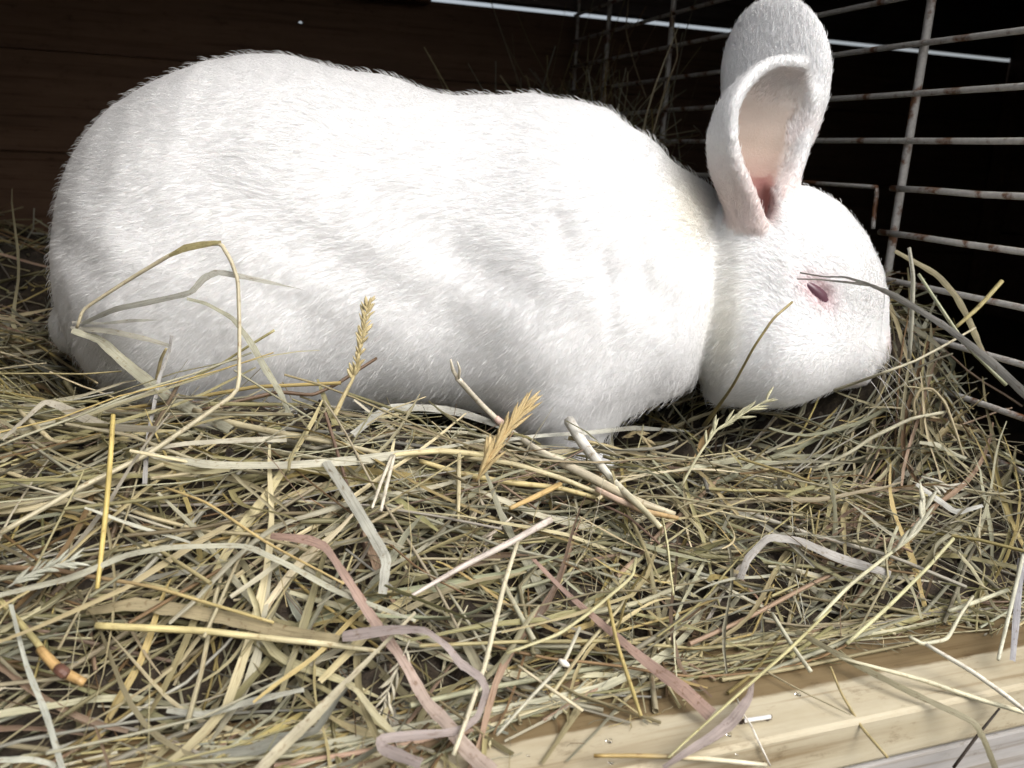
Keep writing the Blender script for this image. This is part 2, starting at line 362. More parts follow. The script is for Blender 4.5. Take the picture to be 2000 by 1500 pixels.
for s in (-1, 1):
    d = smin(d, caps((1075, 650), s * 95, 90, (1105, 850), s * 95, 52), .022)      # forelegs
    d = smin(d, caps((1105, 858), s * 95, 46, (1165, 885), s * 100, 36), .012)
    d = smin(d, caps((430, 815), s * 165, 62, (735, 838), s * 175, 38), .022)      # hind feet
d = smin(d, ell(135, 640, 20, 50, 60, 60), .02)                  # tail
d = smin(d, ell(1305, 590, -45, 52, 110, 106), .02); d = smin(d, ell(1305, 590, 45, 52, 110, 106), .02)   # throat
head = smin(head, ell(1500, 650, -62, 118, 115, 105), .02)      # cheeks
head = smin(head, ell(1500, 650, 62, 118, 115, 105), .02)
head = smin(head, ell(1676, 682, 0, 64, 62, 62), .015)
head = smin(head, ell(1590, 500, -70, 75, 48, 62, -.7), .014)   # brow over the eye
head = smin(head, ell(1590, 500, 70, 75, 48, 62, -.7), .014)
d = smin(d, head, .0055)
# soft folds behind the neck
for (x, y, rx, ry, tl) in ((1085, 450, 22, 60, .2), (1225, 490, 15, 50, .15), (1165, 540, 16, 70, .2)):
    c = uz(x, y); du = (GU - c[0]) * math.cos(tl) + (GZ - c[1]) * math.sin(tl); dz = -(GU - c[0]) * math.sin(tl) + (GZ - c[1]) * math.cos(tl)
    d = d + .0018 * np.exp(-(du / (rx * K)) ** 2 - (dz / (ry * K)) ** 2) * (GW < 0)
d = d + .0012 * np.sin(GU * 95 + 3 * np.sin(GZ * 40)) * np.sin(GZ * 70 + 1.3) * np.cos(GW * 50)
d = d + .0026                                                     # leave room for the coat
# ears: sampled sheets with thickness, opening towards camera and right
def ear_sheet(base, tip, bend, wmax, w_base, w_tip, psi, depth, nv=90, nf=80):
    v = (1 - (1 - np.linspace(0, 1, nv)) ** 2)[:, None]; f = np.linspace(-1, 1, nf)[None]
    b0, t0 = uz(*base), uz(*tip); bd = np.array(bend) * K
    cu = b0[0] + (t0[0] - b0[0]) * v + bd[0] * np.sin(np.pi * v); cz = b0[1] + (t0[1] - b0[1]) * v + bd[1] * np.sin(np.pi * v)
    prof = np.where(v < .64, np.interp(v, [0, .08, .2, .35, .5, .64], [.36, .42, .58, .80, .95, 1.0]), np.sqrt(np.clip(1 - ((v - .64) / .36) ** 2, .002, 1)))
    a = wmax * K * prof
    ax = nrm(np.array([t0[0] - b0[0], t0[1] - b0[1]])); pr = np.array([ax[1], -ax[0]])    # axis and its right-hand side in the u-z plane
    Phi = np.interp(v, [0, .15, .35, .6, .85, 1], [2.5, 2.15, 1.75, 1.45, 1.15, .6])
    r = a / np.where(Phi > np.pi / 2, 1, np.sin(Phi))
    s = r * np.sin(f * Phi); ww = (r * np.cos(f * Phi) - r * np.cos(Phi) * .5) * depth
    s2 = s * math.cos(psi) - ww * math.sin(psi); w2 = s * math.sin(psi) + ww * math.cos(psi)
    wc = (w_base + (w_tip - w_base) * v) * K
    pts = np.stack([cu + s2 * pr[0], wc + w2, cz + s2 * pr[1]], -1)
    return pts, np.broadcast_to(v, s.shape), np.broadcast_to(f, s.shape)
ears = [ear_sheet((1462, 432), (1530, 136), (-24, 0), 116, -85, -112, .68, .80),
        ear_sheet((1500, 390), (1543, -12), (8, 0), 108, 45, 80, -.85, -.34)]
def ear_field(d, pts, th0, th1, vv):
    p = pts.reshape(-1, 3); kd = kdtree.KDTree(len(p))
    for i, q in enumerate(p): kd.insert(q, i)
    kd.balance(); mar = .012
    lo = p.min(0) - mar; hi = p.max(0) + mar
    iu = np.where((gu > lo[0]) & (gu < hi[0]))[0]; iw = np.where((gw > lo[1]) & (gw < hi[1]))[0]; iz = np.where((gz > lo[2]) & (gz < hi[2]))[0]
    sub = np.full((len(iu), len(iw), len(iz)), .02); vf = vv.ravel()
    occ = set(map(tuple, np.floor((p - lo) / .008).astype(int)))     # only look near the sheet
    for a, i in enumerate(iu):
        for b_, j in enumerate(iw):
            for c, k in enumerate(iz):
                g = (gu[i], gw[j], gz[k])
                q0 = [int((g[n] - lo[n]) / .008) for n in range(3)]
                if not any((q0[0] + x, q0[1] + y, q0[2] + z) in occ for x in (-1, 0, 1) for y in (-1, 0, 1) for z in (-1, 0, 1)): continue
                _, id_, ds = kd.find(g); v = vf[id_]
                sub[a, b_, c] = ds - (th0 + (th1 - th0) * v)
    ix = np.ix_(iu, iw, iz); d[ix] = smin(d[ix], sub, .006); return kd
kds = [ear_field(d, e[0], .0036, .0027, e[1]) for e in ears]
cv = ell(1474, 376, -74, 17, 62, 46, -.12); hcv_ = np.clip(.5 + .5 * (d + cv) / .004, 0, 1); d = np.maximum(d, -cv)          # the ear canal
SDF = d.astype(np.float32)
def surface_nets(d):
    s = d < 0; nx, ny, nz = d.shape
    cnt = np.zeros((nx - 1, ny - 1, nz - 1), np.int8)
    for a in (0, 1):
        for b_ in (0, 1):
            for c in (0, 1): cnt += s[a:nx - 1 + a, b_:ny - 1 + b_, c:nz - 1 + c]
    act = (cnt > 0) & (cnt < 8); idx = -np.ones(act.shape, np.int64); I = np.argwhere(act); idx[act] = np.arange(len(I))
    acc = np.zeros((len(I), 3)); n = np.zeros(len(I))
    cor = [(a, b_, c) for a in (0, 1) for b_ in (0, 1) for c in (0, 1)]
    for A in cor:
        for ax in range(3):
            if A[ax]: continue
            B = list(A); B[ax] = 1
            da = d[I[:, 0] + A[0], I[:, 1] + A[1], I[:, 2] + A[2]]; db = d[I[:, 0] + B[0], I[:, 1] + B[1], I[:, 2] + B[2]]
            c = (da < 0) != (db < 0); t = np.where(c, da / np.where(c, da - db, 1), 0)
            p = np.array(A, float)[None].repeat(len(I), 0); p[:, ax] = t
            acc += p * c[:, None]; n += c
    V = I + acc / n[:, None]; Fs = []
    for ax in range(3):
        sa = np.take(s, range(0, s.shape[ax] - 1), ax); sb = np.take(s, range(1, s.shape[ax]), ax)
        E = np.argwhere(sa != sb); o1, o2 = [(1, 2), (2, 0), (0, 1)][ax]
        ok = (E[:, o1] > 0) & (E[:, o2] > 0); E = E[ok]; fl = sa[tuple(E.T)]
        def at(k1, k2):
            q = E.copy(); q[:, o1] -= k1; q[:, o2] -= k2; return idx[tuple(q.T)]
        Q = np.stack([at(1, 1), at(0, 1), at(0, 0), at(1, 0)], 1); Q[~fl] = Q[~fl][:, ::-1]; Fs.append(Q)
    return V, np.concatenate(Fs)
V, Fq = surface_nets(SDF)
Vl = V * RES + np.array([U0, W0, Z0])
def sdf_at(p):                                 # trilinear look-up in rabbit coordinates
    q = (p - np.array([U0, W0, Z0])) / RES; inb = np.all((q > 0) & (q < np.array(SDF.shape) - 2), -1)
    q = np.clip(q, 0, np.array(SDF.shape) - 2.001); i = q.astype(int); f_ = q - i; out = 0
    for a in (0, 1):
        for b_ in (0, 1):
            for c in (0, 1):
                out = out + SDF[i[..., 0] + a, i[..., 1] + b_, i[..., 2] + c] * np.abs(1 - a - f_[..., 0]) * np.abs(1 - b_ - f_[..., 1]) * np.abs(1 - c - f_[..., 2])
    return np.where(inb, out, 1.)
def sdf_grad(p):
    e = RES; g = np.stack([sdf_at(p + e * np.eye(3)[k]) - sdf_at(p - e * np.eye(3)[k]) for k in range(3)], -1); return nrm(g + 1e-9)
def world_to_rabbit(P): q = P - PC; return np.stack([q @ RU, q @ RW, q[..., 2]], -1)
def hit_rabbit(px, py):
    r = ray(px, py); t = np.linspace(.25, .6, 1500); s = sdf_at(world_to_rabbit(r[None] * t[:, None])); k = np.argmax(s < .0)
    return r * t[k], t[k]
# colours and coat measures by place
def ef_in(p, G):                               # 1 where the surface belongs to the carved canal
    q = np.stack([(p[:, 0] - uz(1475, 378)[0]) / (17 * K), (p[:, 2] - uz(1475, 378)[1]) / (70 * K), (p[:, 1] + 74 * K) / (46 * K)], -1)
    return (np.linalg.norm(q, axis=1) < 1.6).astype(float)
def coat(p):
    n = len(p); col = np.tile(np.array([[.875, .88, .885]]), (n, 1)); length = np.full(n, .0047) + .0034 * smooth(-p[:, 2], -uz(900, 640)[1], -uz(900, 780)[1]); ear = np.full(n, -1)
    c0 = uz(1590, 560); hd = smooth(p[:, 0], uz(1380, 500)[0], uz(1470, 500)[0])
    length = length * (1 - .42 * hd)
    length = length * (1 - .45 * smooth(p[:, 0], uz(1600, 600)[0], uz(1730, 600)[0]))
    vv = np.zeros(n); inside = np.zeros(n)
    G = sdf_grad(p)
    for e, (pts, ev, ef) in enumerate(ears):
        P3 = pts; nrmv = nrm(np.cross(np.gradient(P3, axis=0), np.gradient(P3, axis=1))).reshape(-1, 3)
        mid = P3[:, P3.shape[1] // 2].mean(0); cen = P3.reshape(-1, 3).mean(0)
        lo = P3.reshape(-1, 3).min(0) - .006; hi = P3.reshape(-1, 3).max(0) + .006
        for i in np.where(np.all((p > lo) & (p < hi), 1))[0]:
            _, id_, ds = kds[e].find(p[i])
            if ds < .0062:
                ear[i] = e; vv[i] = ev.ravel()[id_]; f = ef.ravel()[id_]
                row = P3[id_ // P3.shape[1]]; open_c = (row[0] + row[-1]) / 2 - P3.reshape(-1, 3)[id_]     # towards the opening
                inn = float(np.dot(G[i], open_c) > 0)
                inside[i] = inn * (1 - smooth(abs(f), .66, .97)) * (1 - smooth(vv[i], .74, .95)) * (e == 0) 
    onear = ear >= 0
    length[onear] = .0029 - .0012 * vv[onear] * 0
    length = length * (1 - .55 * inside)
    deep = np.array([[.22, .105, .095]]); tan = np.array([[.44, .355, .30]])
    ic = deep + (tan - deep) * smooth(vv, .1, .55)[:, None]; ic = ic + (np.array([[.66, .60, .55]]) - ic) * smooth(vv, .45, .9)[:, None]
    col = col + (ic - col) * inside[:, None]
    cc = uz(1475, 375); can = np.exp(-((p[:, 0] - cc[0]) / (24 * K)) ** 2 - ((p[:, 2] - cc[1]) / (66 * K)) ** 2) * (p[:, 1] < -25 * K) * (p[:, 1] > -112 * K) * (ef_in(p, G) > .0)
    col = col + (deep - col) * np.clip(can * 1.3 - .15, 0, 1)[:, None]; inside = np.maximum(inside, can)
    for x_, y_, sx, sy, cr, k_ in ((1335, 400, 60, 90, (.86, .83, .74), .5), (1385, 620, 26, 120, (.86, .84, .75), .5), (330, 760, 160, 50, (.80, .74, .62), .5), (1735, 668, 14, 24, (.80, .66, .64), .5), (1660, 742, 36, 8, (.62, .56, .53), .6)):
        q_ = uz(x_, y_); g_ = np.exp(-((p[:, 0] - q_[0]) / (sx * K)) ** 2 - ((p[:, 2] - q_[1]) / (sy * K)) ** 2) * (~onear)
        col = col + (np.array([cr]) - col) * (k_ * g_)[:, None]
    pk = np.array([[.86, .73, .70]]); out_ = (onear & (inside < .3)) * .5 * smooth(1 - vv, .45, .9)
    col = col + (pk - col) * out_[:, None]
    return col, length, ear, vv, inside, G
EYE_P, EYE_T = hit_rabbit(1603, 572); eye_l = world_to_rabbit(EYE_P); eye_n = sdf_grad(eye_l[None])[0]
ea = math.radians(-33); e_u = np.array([math.cos(ea), 0, math.sin(ea)]); e_u = nrm(e_u - eye_n * (e_u @ eye_n)); e_v = np.cross(e_u, eye_n)
def eye_mask(p, su, sv):
    q = p - eye_l; return np.exp(-((q @ e_u) / su) ** 2 - ((q @ e_v) / sv) ** 2) * (np.linalg.norm(q, axis=1) < .03)
lidc = eye_mask(Vl, .0115, .0066)
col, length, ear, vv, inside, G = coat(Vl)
col = col + (np.array([[.60, .46, .48]]) - col) * np.clip(lidc * 1.2, 0, 1)[:, None]
Vl = Vl - G * (eye_mask(Vl, .0090, .0042) * .0022)[:, None]          # the lid slit is sunk
base_loc = to_world(np.array([[uz(750, 850)[0], 0, -.150]]))[0]
rabbit = mesh_obj('rabbit', to_world(Vl), Fq, SKIN, loc=base_loc, attrs={'col': col})
tag(rabbit, 'white short-haired rabbit standing on the hay with its head lowered to the right', 'rabbit')
# --- coat
tri = np.concatenate([Fq[:, :3], Fq[:, [0, 2, 3]]]); A = Vl[tri]
area = np.linalg.norm(np.cross(A[:, 1] - A[:, 0], A[:, 2] - A[:, 0]), axis=1) / 2
facing = .35 + .65 * (A[:, :, 1].mean(1) < .03)                       # the far flank needs fewer hairs
earT = (ear[tri].max(1) >= 0)
wgt = area * facing * np.where(earT, 1.6, 1.0) * (1 - .55 * inside[tri].mean(1)) * (A[:, :, 2].mean(1) > uz(800, 905)[1])
NH = 460000
pick = rng.choice(len(tri), NH, p=wgt / wgt.sum()); r1, r2 = rng.random((2, NH)); sq = np.sqrt(r1)
bc = np.stack([1 - sq, sq * (1 - r2), sq * r2], 1)[:, :, None]
hp = (A[pick] * bc).sum(1)
tv = tri[pick]
def lerp_attr(a): return (a[tv] * (bc[..., 0] if a.ndim == 1 else bc)).sum(1)
hcol = lerp_attr(col); hlen = lerp_attr(length) * rng.uniform(.7, 1.25, NH); hG = nrm(lerp_attr(G)); hear = ear[tv].max(1); hvv = lerp_attr(vv); hin = lerp_attr(inside)
zt, zb2 = uz(600, 120)[1], uz(700, 800)[1]
low = smooth((zt - hp[:, 2]) / (zt - zb2), .25, 1.)
D = np.stack([-np.ones(NH), .0 * low, -.12 - 1.25 * low], 1)
hd = smooth(hp[:, 0], uz(1400, 500)[0], uz(1480, 500)[0])
hdown = smooth(hp[:, 2] * -1, -uz(1500, 560)[1], -uz(1500, 720)[1])
Dh = np.stack([-.8 * np.ones(NH), np.zeros(NH), .55 - 1.6 * hdown], 1)
D = D * (1 - hd[:, None]) + Dh * hd[:, None]
for e, (pts, ev, ef) in enumerate(ears):
    ax = nrm(pts[-1].mean(0) - pts[0].mean(0)); D[hear == e] = ax
sw = .35 * np.sin(hp[:, 0] * 55 + 2 * np.sin(hp[:, 2] * 48)) + .25 * np.sin(hp[:, 2] * 110 + hp[:, 0] * 70)
D = D + np.stack([np.zeros(NH), .15 * sw, sw * .5], 1) + rng.normal(0, .11, (NH, 3))
clump = np.floor(hp / .006); hsh = np.sin(clump @ np.array([12.9898, 78.233, 37.719])) * 43758.5453; hsh = hsh - np.floor(hsh)
D[:, 2] += (hsh - .5) * .16
Tn = nrm(D - (D * hG).sum(1, keepdims=True) * hG)
guard = rng.random(NH) < .035; lift = np.where(guard, rng.uniform(.35, .62, NH), rng.uniform(.10, .24, NH))[:, None]; hlen = hlen * np.where(guard, 1.18, 1.)
lift = np.where((hear >= 0)[:, None], lift * .6, lift)
em = eye_mask(hp, .0078, .0031)
L = hlen * (1 - .85 * np.clip(em * 1.6, 0, 1)); L = L[:, None]
k0 = hp; k1 = hp + L * .33 * (Tn * .75 + hG * lift * 1.9); k2 = k1 + L * .33 * nrm(Tn + hG * lift); k3 = k2 + L * .34 * nrm(Tn + hG * lift * .45 + np.array([0, 0, -.08]))
pts = np.stack([k0, k1, k2, k3], 1); keep = (L[:, 0] > .0011) & (rng.random(NH) > 1.15 * hin - .1)
pts = pts[keep]; NHK = len(pts)
hcv = bpy.data.hair_curves.new('fur'); hcv.add_curves([4] * NHK)
fur_w = to_world(pts.reshape(-1, 3)) - base_loc
hcv.attributes['position'].data.foreach_set('vector', fur_w.astype(np.float32).ravel())
ra = hcv.attributes.get('radius') or hcv.attributes.new('radius', 'FLOAT', 'POINT')
ra.data.foreach_set('value', (np.array([.00010, .00009, .00007, .00002])[None] * rng.uniform(.8, 1.2, (NHK, 1))).astype(np.float32).ravel())
ca = hcv.attributes.new('col', 'FLOAT_COLOR', 'CURVE')
hc = np.clip(hcol[keep] * rng.choice([.94, .98, 1.0, 1.02], (NHK, 1), p=[.12, .25, .4, .23]), 0, .93)
ca.data.foreach_set('color', np.c_[hc, np.ones(NHK)].astype(np.float32).ravel())
hcv.materials.append(FUR)
fur = link(bpy.data.objects.new('fur', hcv), rabbit)
# --- eye, nose line, whiskers
ang = np.linspace(0, 2 * np.pi, 24, endpoint=False); ring = []
for q, hgt in ((1., -.0012), (.8, .0), (.45, .0007)):
    ring.append(eye_l + np.cos(ang)[:, None] * e_u * .0100 * q + np.sin(ang)[:, None] * e_v * (.0042 * q) * (1 + .25 * np.cos(ang))[:, None] + eye_n * (hgt - .0014))
EV = np.concatenate(ring + [eye_l[None]]); EF = []
for k in range(2):
    for i in range(24): EF.append((k * 24 + i, k * 24 + (i + 1) % 24, (k + 1) * 24 + (i + 1) % 24, (k + 1) * 24 + i))
for i in range(24): EF.append((48 + i, 48 + (i + 1) % 24, 72))
eye = mesh_obj('eye', to_world(EV), EF, EYE, loc=EYE_P); in_parent(eye, rabbit); eye['label'] = 'half-closed dark red eye'
for i in range(14):
    y = 672 + (i % 7) * 10; hpnt, tt = hit_rabbit(1690 + (i % 3) * 9, y)
    p0 = Vector(hpnt); fw = Vector(RU * random.uniform(.2, .5) - RW * random.uniform(.3, 1.0)) + Vector((0, 0, random.uniform(-.35, .2)))
    if i % 2: fw = Vector(RU * random.uniform(.5, 1)) + Vector((0, 0, random.uniform(-.3, .3))) + Vector(RW * .5)
    fw.normalize(); n_ = 8; ln = random.uniform(.02, .035)
    P = np.array([[p0 + fw * ln * k / (n_ - 1) + Vector((0, 0, -.012 * (k / (n_ - 1)) ** 2)) for k in range(n_)]])
    Vv, Fv, _ = tubes(P, np.linspace(.00036, .00008, n_)[None], np.broadcast_to(np.array([0, 0, 1.]), P.shape).copy(), 4)
    o = mesh_obj('whisker', Vv, Fv, WHISK, loc=p0); in_parent(o, rabbit)
print('rabbit', round(time.time() - T0, 1), len(Vl), NHK)

# ---------------------------------------------------------------- hay bed
def vnoise(x, y, s, seed=0):
    x, y = np.asarray(x) * s + seed * 17.3, np.asarray(y) * s - seed * 9.1; xi, yi = np.floor(x), np.floor(y); fx, fy = x - xi, y - yi
    fx = fx * fx * (3 - 2 * fx); fy = fy * fy * (3 - 2 * fy)
    def h(a, b_): q = np.sin(a * 127.1 + b_ * 311.7 + seed) * 43758.5453; return q - np.floor(q)
    return (h(xi, yi) * (1 - fx) + h(xi + 1, yi) * fx) * (1 - fy) + (h(xi, yi + 1) * (1 - fx) + h(xi + 1, yi + 1) * fx) * fy
def H(x, y):
    x = np.asarray(x, float); y = np.asarray(y, float)
    h = -.126 - .062 * (1 - smooth(y, .215, .40)) ** 1.15
    fe = .223 + .014 * smooth(x, .10, .30)                         # the hay lies further back on the right
    h = h - .022 * (1 - smooth(y, fe - .018, fe + .03)) * smooth(x, -.02, .15)
    h = h + .056 * smooth(x, .25, .36) * smooth(y, .32, .42)
    h = h + .028 * smooth(-x, .10, .26) * smooth(y, .38, .60) + .03 * smooth(y, .62, .85)
    q = np.stack([x, y, 0 * x], -1) - PC; u = q @ RU; w_ = q @ RW
    bx = smooth(1 - np.abs((u + .03) / .255) ** 3, 0, .35) * smooth(1 - np.abs(w_ / .085) ** 3, 0, .5)
    h = h - .034 * bx
    h = h - .016 * np.exp(-((x + .045) / .07) ** 2 - ((y - .255) / .03) ** 2)
    return h + .022 * (vnoise(x, y, 11, 3) - .55) * (1 - .6 * bx) + .016 * (vnoise(x, y, 19, 1) - .5) + .010 * (vnoise(x, y, 41, 2) - .5)
gx, gy = np.meshgrid(np.linspace(-.30, XM + .004, 150), np.linspace(.232, .99, 120), indexing='ij')
gzv = np.maximum(H(gx, gy) - .012 + .004 * rng.normal(size=gx.shape), -.2005)
ii = np.arange(gx.size).reshape(gx.shape)
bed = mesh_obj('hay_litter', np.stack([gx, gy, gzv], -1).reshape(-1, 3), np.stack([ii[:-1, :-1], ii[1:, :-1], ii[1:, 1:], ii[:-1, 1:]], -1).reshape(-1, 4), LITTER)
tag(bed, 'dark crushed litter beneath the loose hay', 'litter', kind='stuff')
PAL = np.array([[.48, .42, .25], [.60, .54, .37], [.45, .44, .33], [.53, .51, .41], [.56, .45, .20], [.42, .30, .23], [.26, .17, .09], [.40, .37, .20], [.50, .49, .44], [.68, .62, .45]])
PW = np.array([.20, .17, .13, .12, .07, .05, .06, .10, .05, .05])
def scatter(n, k, lmin, lmax, region, up=.12, depth=.013, dirsig=.75, curl=1., seed=0, lift=0., front=False):
    x0, x1, y0, y1 = region; R = np.random.default_rng(seed)
    cx = R.uniform(x0, x1, n); cy = R.uniform(y0, y1, n)
    az = np.where(R.random(n) < .72, R.normal(0.10, dirsig, n), R.uniform(0, np.pi, n)); Lh = R.uniform(lmin, lmax, n) * R.choice([.5, .8, 1., 1.25], n)
    t = np.linspace(-.5, .5, k)[None]
    bend = R.normal(0, .55 * curl, n)[:, None]; kp = R.uniform(-.35, .35, n)[:, None]; ka = R.normal(0, .55, n)[:, None] * (R.random(n) < .35)[:, None]
    th = az[:, None] + bend * t + ka * (t > kp) + .12 * curl * np.sin(t * 9 + R.uniform(0, 6, n)[:, None])
    dx = np.cos(th); dy = np.sin(th); ds = (Lh / (k - 1))[:, None]
    X = np.cumsum(dx * ds, 1); Y = np.cumsum(dy * ds, 1); X = X - X.mean(1, keepdims=True) + cx[:, None]; Y = Y - Y.mean(1, keepdims=True) + cy[:, None]
    h = H(X, Y); tt = t - t.mean(); lin = h.mean(1, keepdims=True) + (h * tt).sum(1, keepdims=True) / (tt ** 2).sum() * tt
    dep = (R.random(n) ** 1.1 * depth)[:, None]
    Z = .55 * lin + .45 * h - dep + R.normal(0, up, n)[:, None] * t * Lh[:, None] + .05 * R.normal(0, 1, n)[:, None] * Lh[:, None] * (t ** 2) * 2 * curl + lift
    Z = np.maximum(Z, np.where(Y < .258, ZB + .0015, -.2))
    P = np.stack([X, Y, Z], -1)
    S = np.stack([-dy, dx, np.zeros_like(dx)], -1) + np.array([0, 0, 1.]) * (R.normal(0, .8, n)[:, None, None] + R.normal(0, 2.2, n)[:, None, None] * t[..., None])
    rr = world_to_rabbit(P); s = sdf_at(rr)
    ok = (s > -.001).all(1) & ~((Y < .200 + .032 * smooth(X, -.02, .12)).mean(1) > (2 if front else .22)) & (X.max(1) < XM + .03) & (X.min(1) > -.302)
    ok &= ~((np.abs(X - XM) < .004).any(1) & (Z.max(1) > -.03))
    ok &= ((Z - h).max(1) < .022) | (lift > .02) | (cy > .55)
    ok &= ~((np.hypot((cx + .045) / .075, (cy - .255) / .03) < 1) & (R.random(n) < .7))
    rc = world_to_rabbit(np.stack([cx, cy, 0 * cx], -1)); ok &= ~((np.abs(rc[:, 0] + .03) < .235) & (np.abs(rc[:, 1] - .01) < .07) & (R.random(n) < .85))
    P, S = P[ok], S[ok]; n = len(P)
    c = PAL[R.choice(len(PAL), n, p=PW / PW.sum())] * .70 * R.uniform(.5, 1.25, (n, 1)) * np.array([[1.0, .995, .93]]) * (1 + R.normal(0, .02, (n, 3)))
    c = c[:, None] * (1 + .18 * np.sin(np.linspace(0, 1, k)[None] * R.uniform(2, 7, n)[:, None] + R.uniform(0, 6, n)[:, None]))[..., None]
    return P, S, np.clip(c, .02, .8), R, n
parts = {'ribbon': [], 'tube': []}
allV, allF, allC, allS, off = [], [], [], [], 0
def push(V_, F_, c, st):
    global off
    allV.append(V_); allF.append(F_ + off); allC.append(c); allS.append(st); off += len(V_)
VIEW = (-.29, XM - .005, .206, .62)
def add_ribbons(n, k, lmin, lmax, wmin, wmax, region, **kw):
    P, S, c, R, n = scatter(n, k, lmin, lmax, region, **kw)
    tp = np.sin(np.linspace(.10, .97, k) * np.pi) ** .55; W = R.uniform(wmin, wmax, n)[:, None] * tp[None] * (1 + .12 * R.normal(size=(n, k)))
    V_, F_, m = ribbons(P, W, S, np.broadcast_to(R.normal(.25, .35, n)[:, None], W.shape)); push(V_, F_, *spread(n, k, m, c, R.random(n)))
def add_tubes(n, k, lmin, lmax, wmin, wmax, region, sides=5, **kw):
    P, S, c, R, n = scatter(n, k, lmin, lmax, region, **kw)
    W = R.uniform(wmin, wmax, n)[:, None] * np.linspace(1.05, .8, k)[None]
    V_, F_, m = tubes(P, W, S, sides); push(V_, F_, *spread(n, k, m, c, R.random(n)))
add_ribbons(1750, 15, .10, .26, .0010, .0028, VIEW, seed=11, curl=.9, depth=.034, dirsig=.55)
add_ribbons(650, 18, .10, .24, .0018, .0040, VIEW, seed=12, curl=1.3, depth=.012, dirsig=.55)
add_tubes(2050, 10, .10, .28, .0007, .0015, VIEW, seed=13, curl=.4, depth=.032, dirsig=.5)
add_tubes(850, 8, .08, .24, .0014, .0024, VIEW, seed=14, curl=.16, depth=.012, dirsig=.5)
add_tubes(2600, 8, .03, .10, .00025, .0006, VIEW, sides=3, seed=15, curl=1.3, up=.35, depth=.006)
add_ribbons(600, 8, .012, .04, .0006, .0018, VIEW, seed=16, curl=1.2, up=.4, depth=.010)
add_ribbons(600, 12, .05, .14, .0012, .0032, (.26, XM - .006, .33, .50), seed=17, curl=1.0, up=.45, depth=.02, lift=.004)    # heap against the wire
add_tubes(600, 8, .05, .15, .0006, .0014, (.26, XM - .006, .33, .50), seed=18, curl=.5, up=.5, depth=.02, lift=.004)
add_ribbons(330, 10, .06, .15, .0014, .0035, (-.3, XM, .60, .97), seed=19, up=.3, depth=.02)
add_tubes(380, 8, .06, .16, .0008, .0018, (-.3, XM, .60, .97), seed=20, up=.35, depth=.02, curl=.6)
add_ribbons(130, 10, .06, .16, .0014, .0036, (-.3, -.15, .30, .65), seed=21, up=.3, depth=.01)
add_tubes(260, 9, .06, .16, .0006, .0012, (.22, XM - .01, .70, .95), seed=22, up=.9, depth=.0, curl=1.2, lift=.035)     # wisps caught in the far wire
add_tubes(150, 9, .05, .14, .0005, .0011, (.31, XM - .008, .66, .92), seed=44, up=1.3, depth=.0, curl=1.6, lift=.085, dirsig=1.2)
add_ribbons(70, 10, .04, .12, .0008, .0022, (.31, XM - .008, .66, .92), seed=45, up=1.2, depth=.0, curl=1.6, lift=.07, dirsig=1.2)
add_ribbons(200, 14, .06, .16, .0014, .0046, (-.25, .12, .22, .30), seed=23, up=.35, depth=.0, curl=1.3, lift=.003)     # loose front fringe
add_ribbons(420, 20, .12, .30, .0011, .0030, VIEW, seed=31, curl=1.5, up=.30, depth=.0, lift=.006, dirsig=.7)     # loose tangle on top
add_tubes(480, 14, .12, .30, .0006, .0013, VIEW, seed=32, curl=.8, up=.2, depth=.0, lift=.006, dirsig=.7)
add_ribbons(420, 14, .06, .18, .0010, .0028, (.15, XM - .005, .27, .46), seed=33, curl=1.6, up=.4, depth=.004, lift=.003, dirsig=.9)
add_ribbons(160, 5, .004, .011, .0003, .0010, (-.02, XM, .204, .245), seed=41, curl=.8, up=.05, depth=.0, front=True)     # chaff on the board
add_tubes(60, 6, .01, .03, .0002, .0004, (-.02, XM, .204, .245), sides=3, seed=42, curl=2, up=.05, depth=.0, front=True)
hay = mesh_obj('hay', np.concatenate(allV), np.concatenate(allF), HAY, attrs={'col': np.concatenate(allC), 'st': np.concatenate(allS)})
tag(hay, 'loose dry hay of mixed grass blades and stems covering the hutch floor', 'hay', kind='stuff')
print('hay', round(time.time() - T0, 1), len(hay.data.polygons))
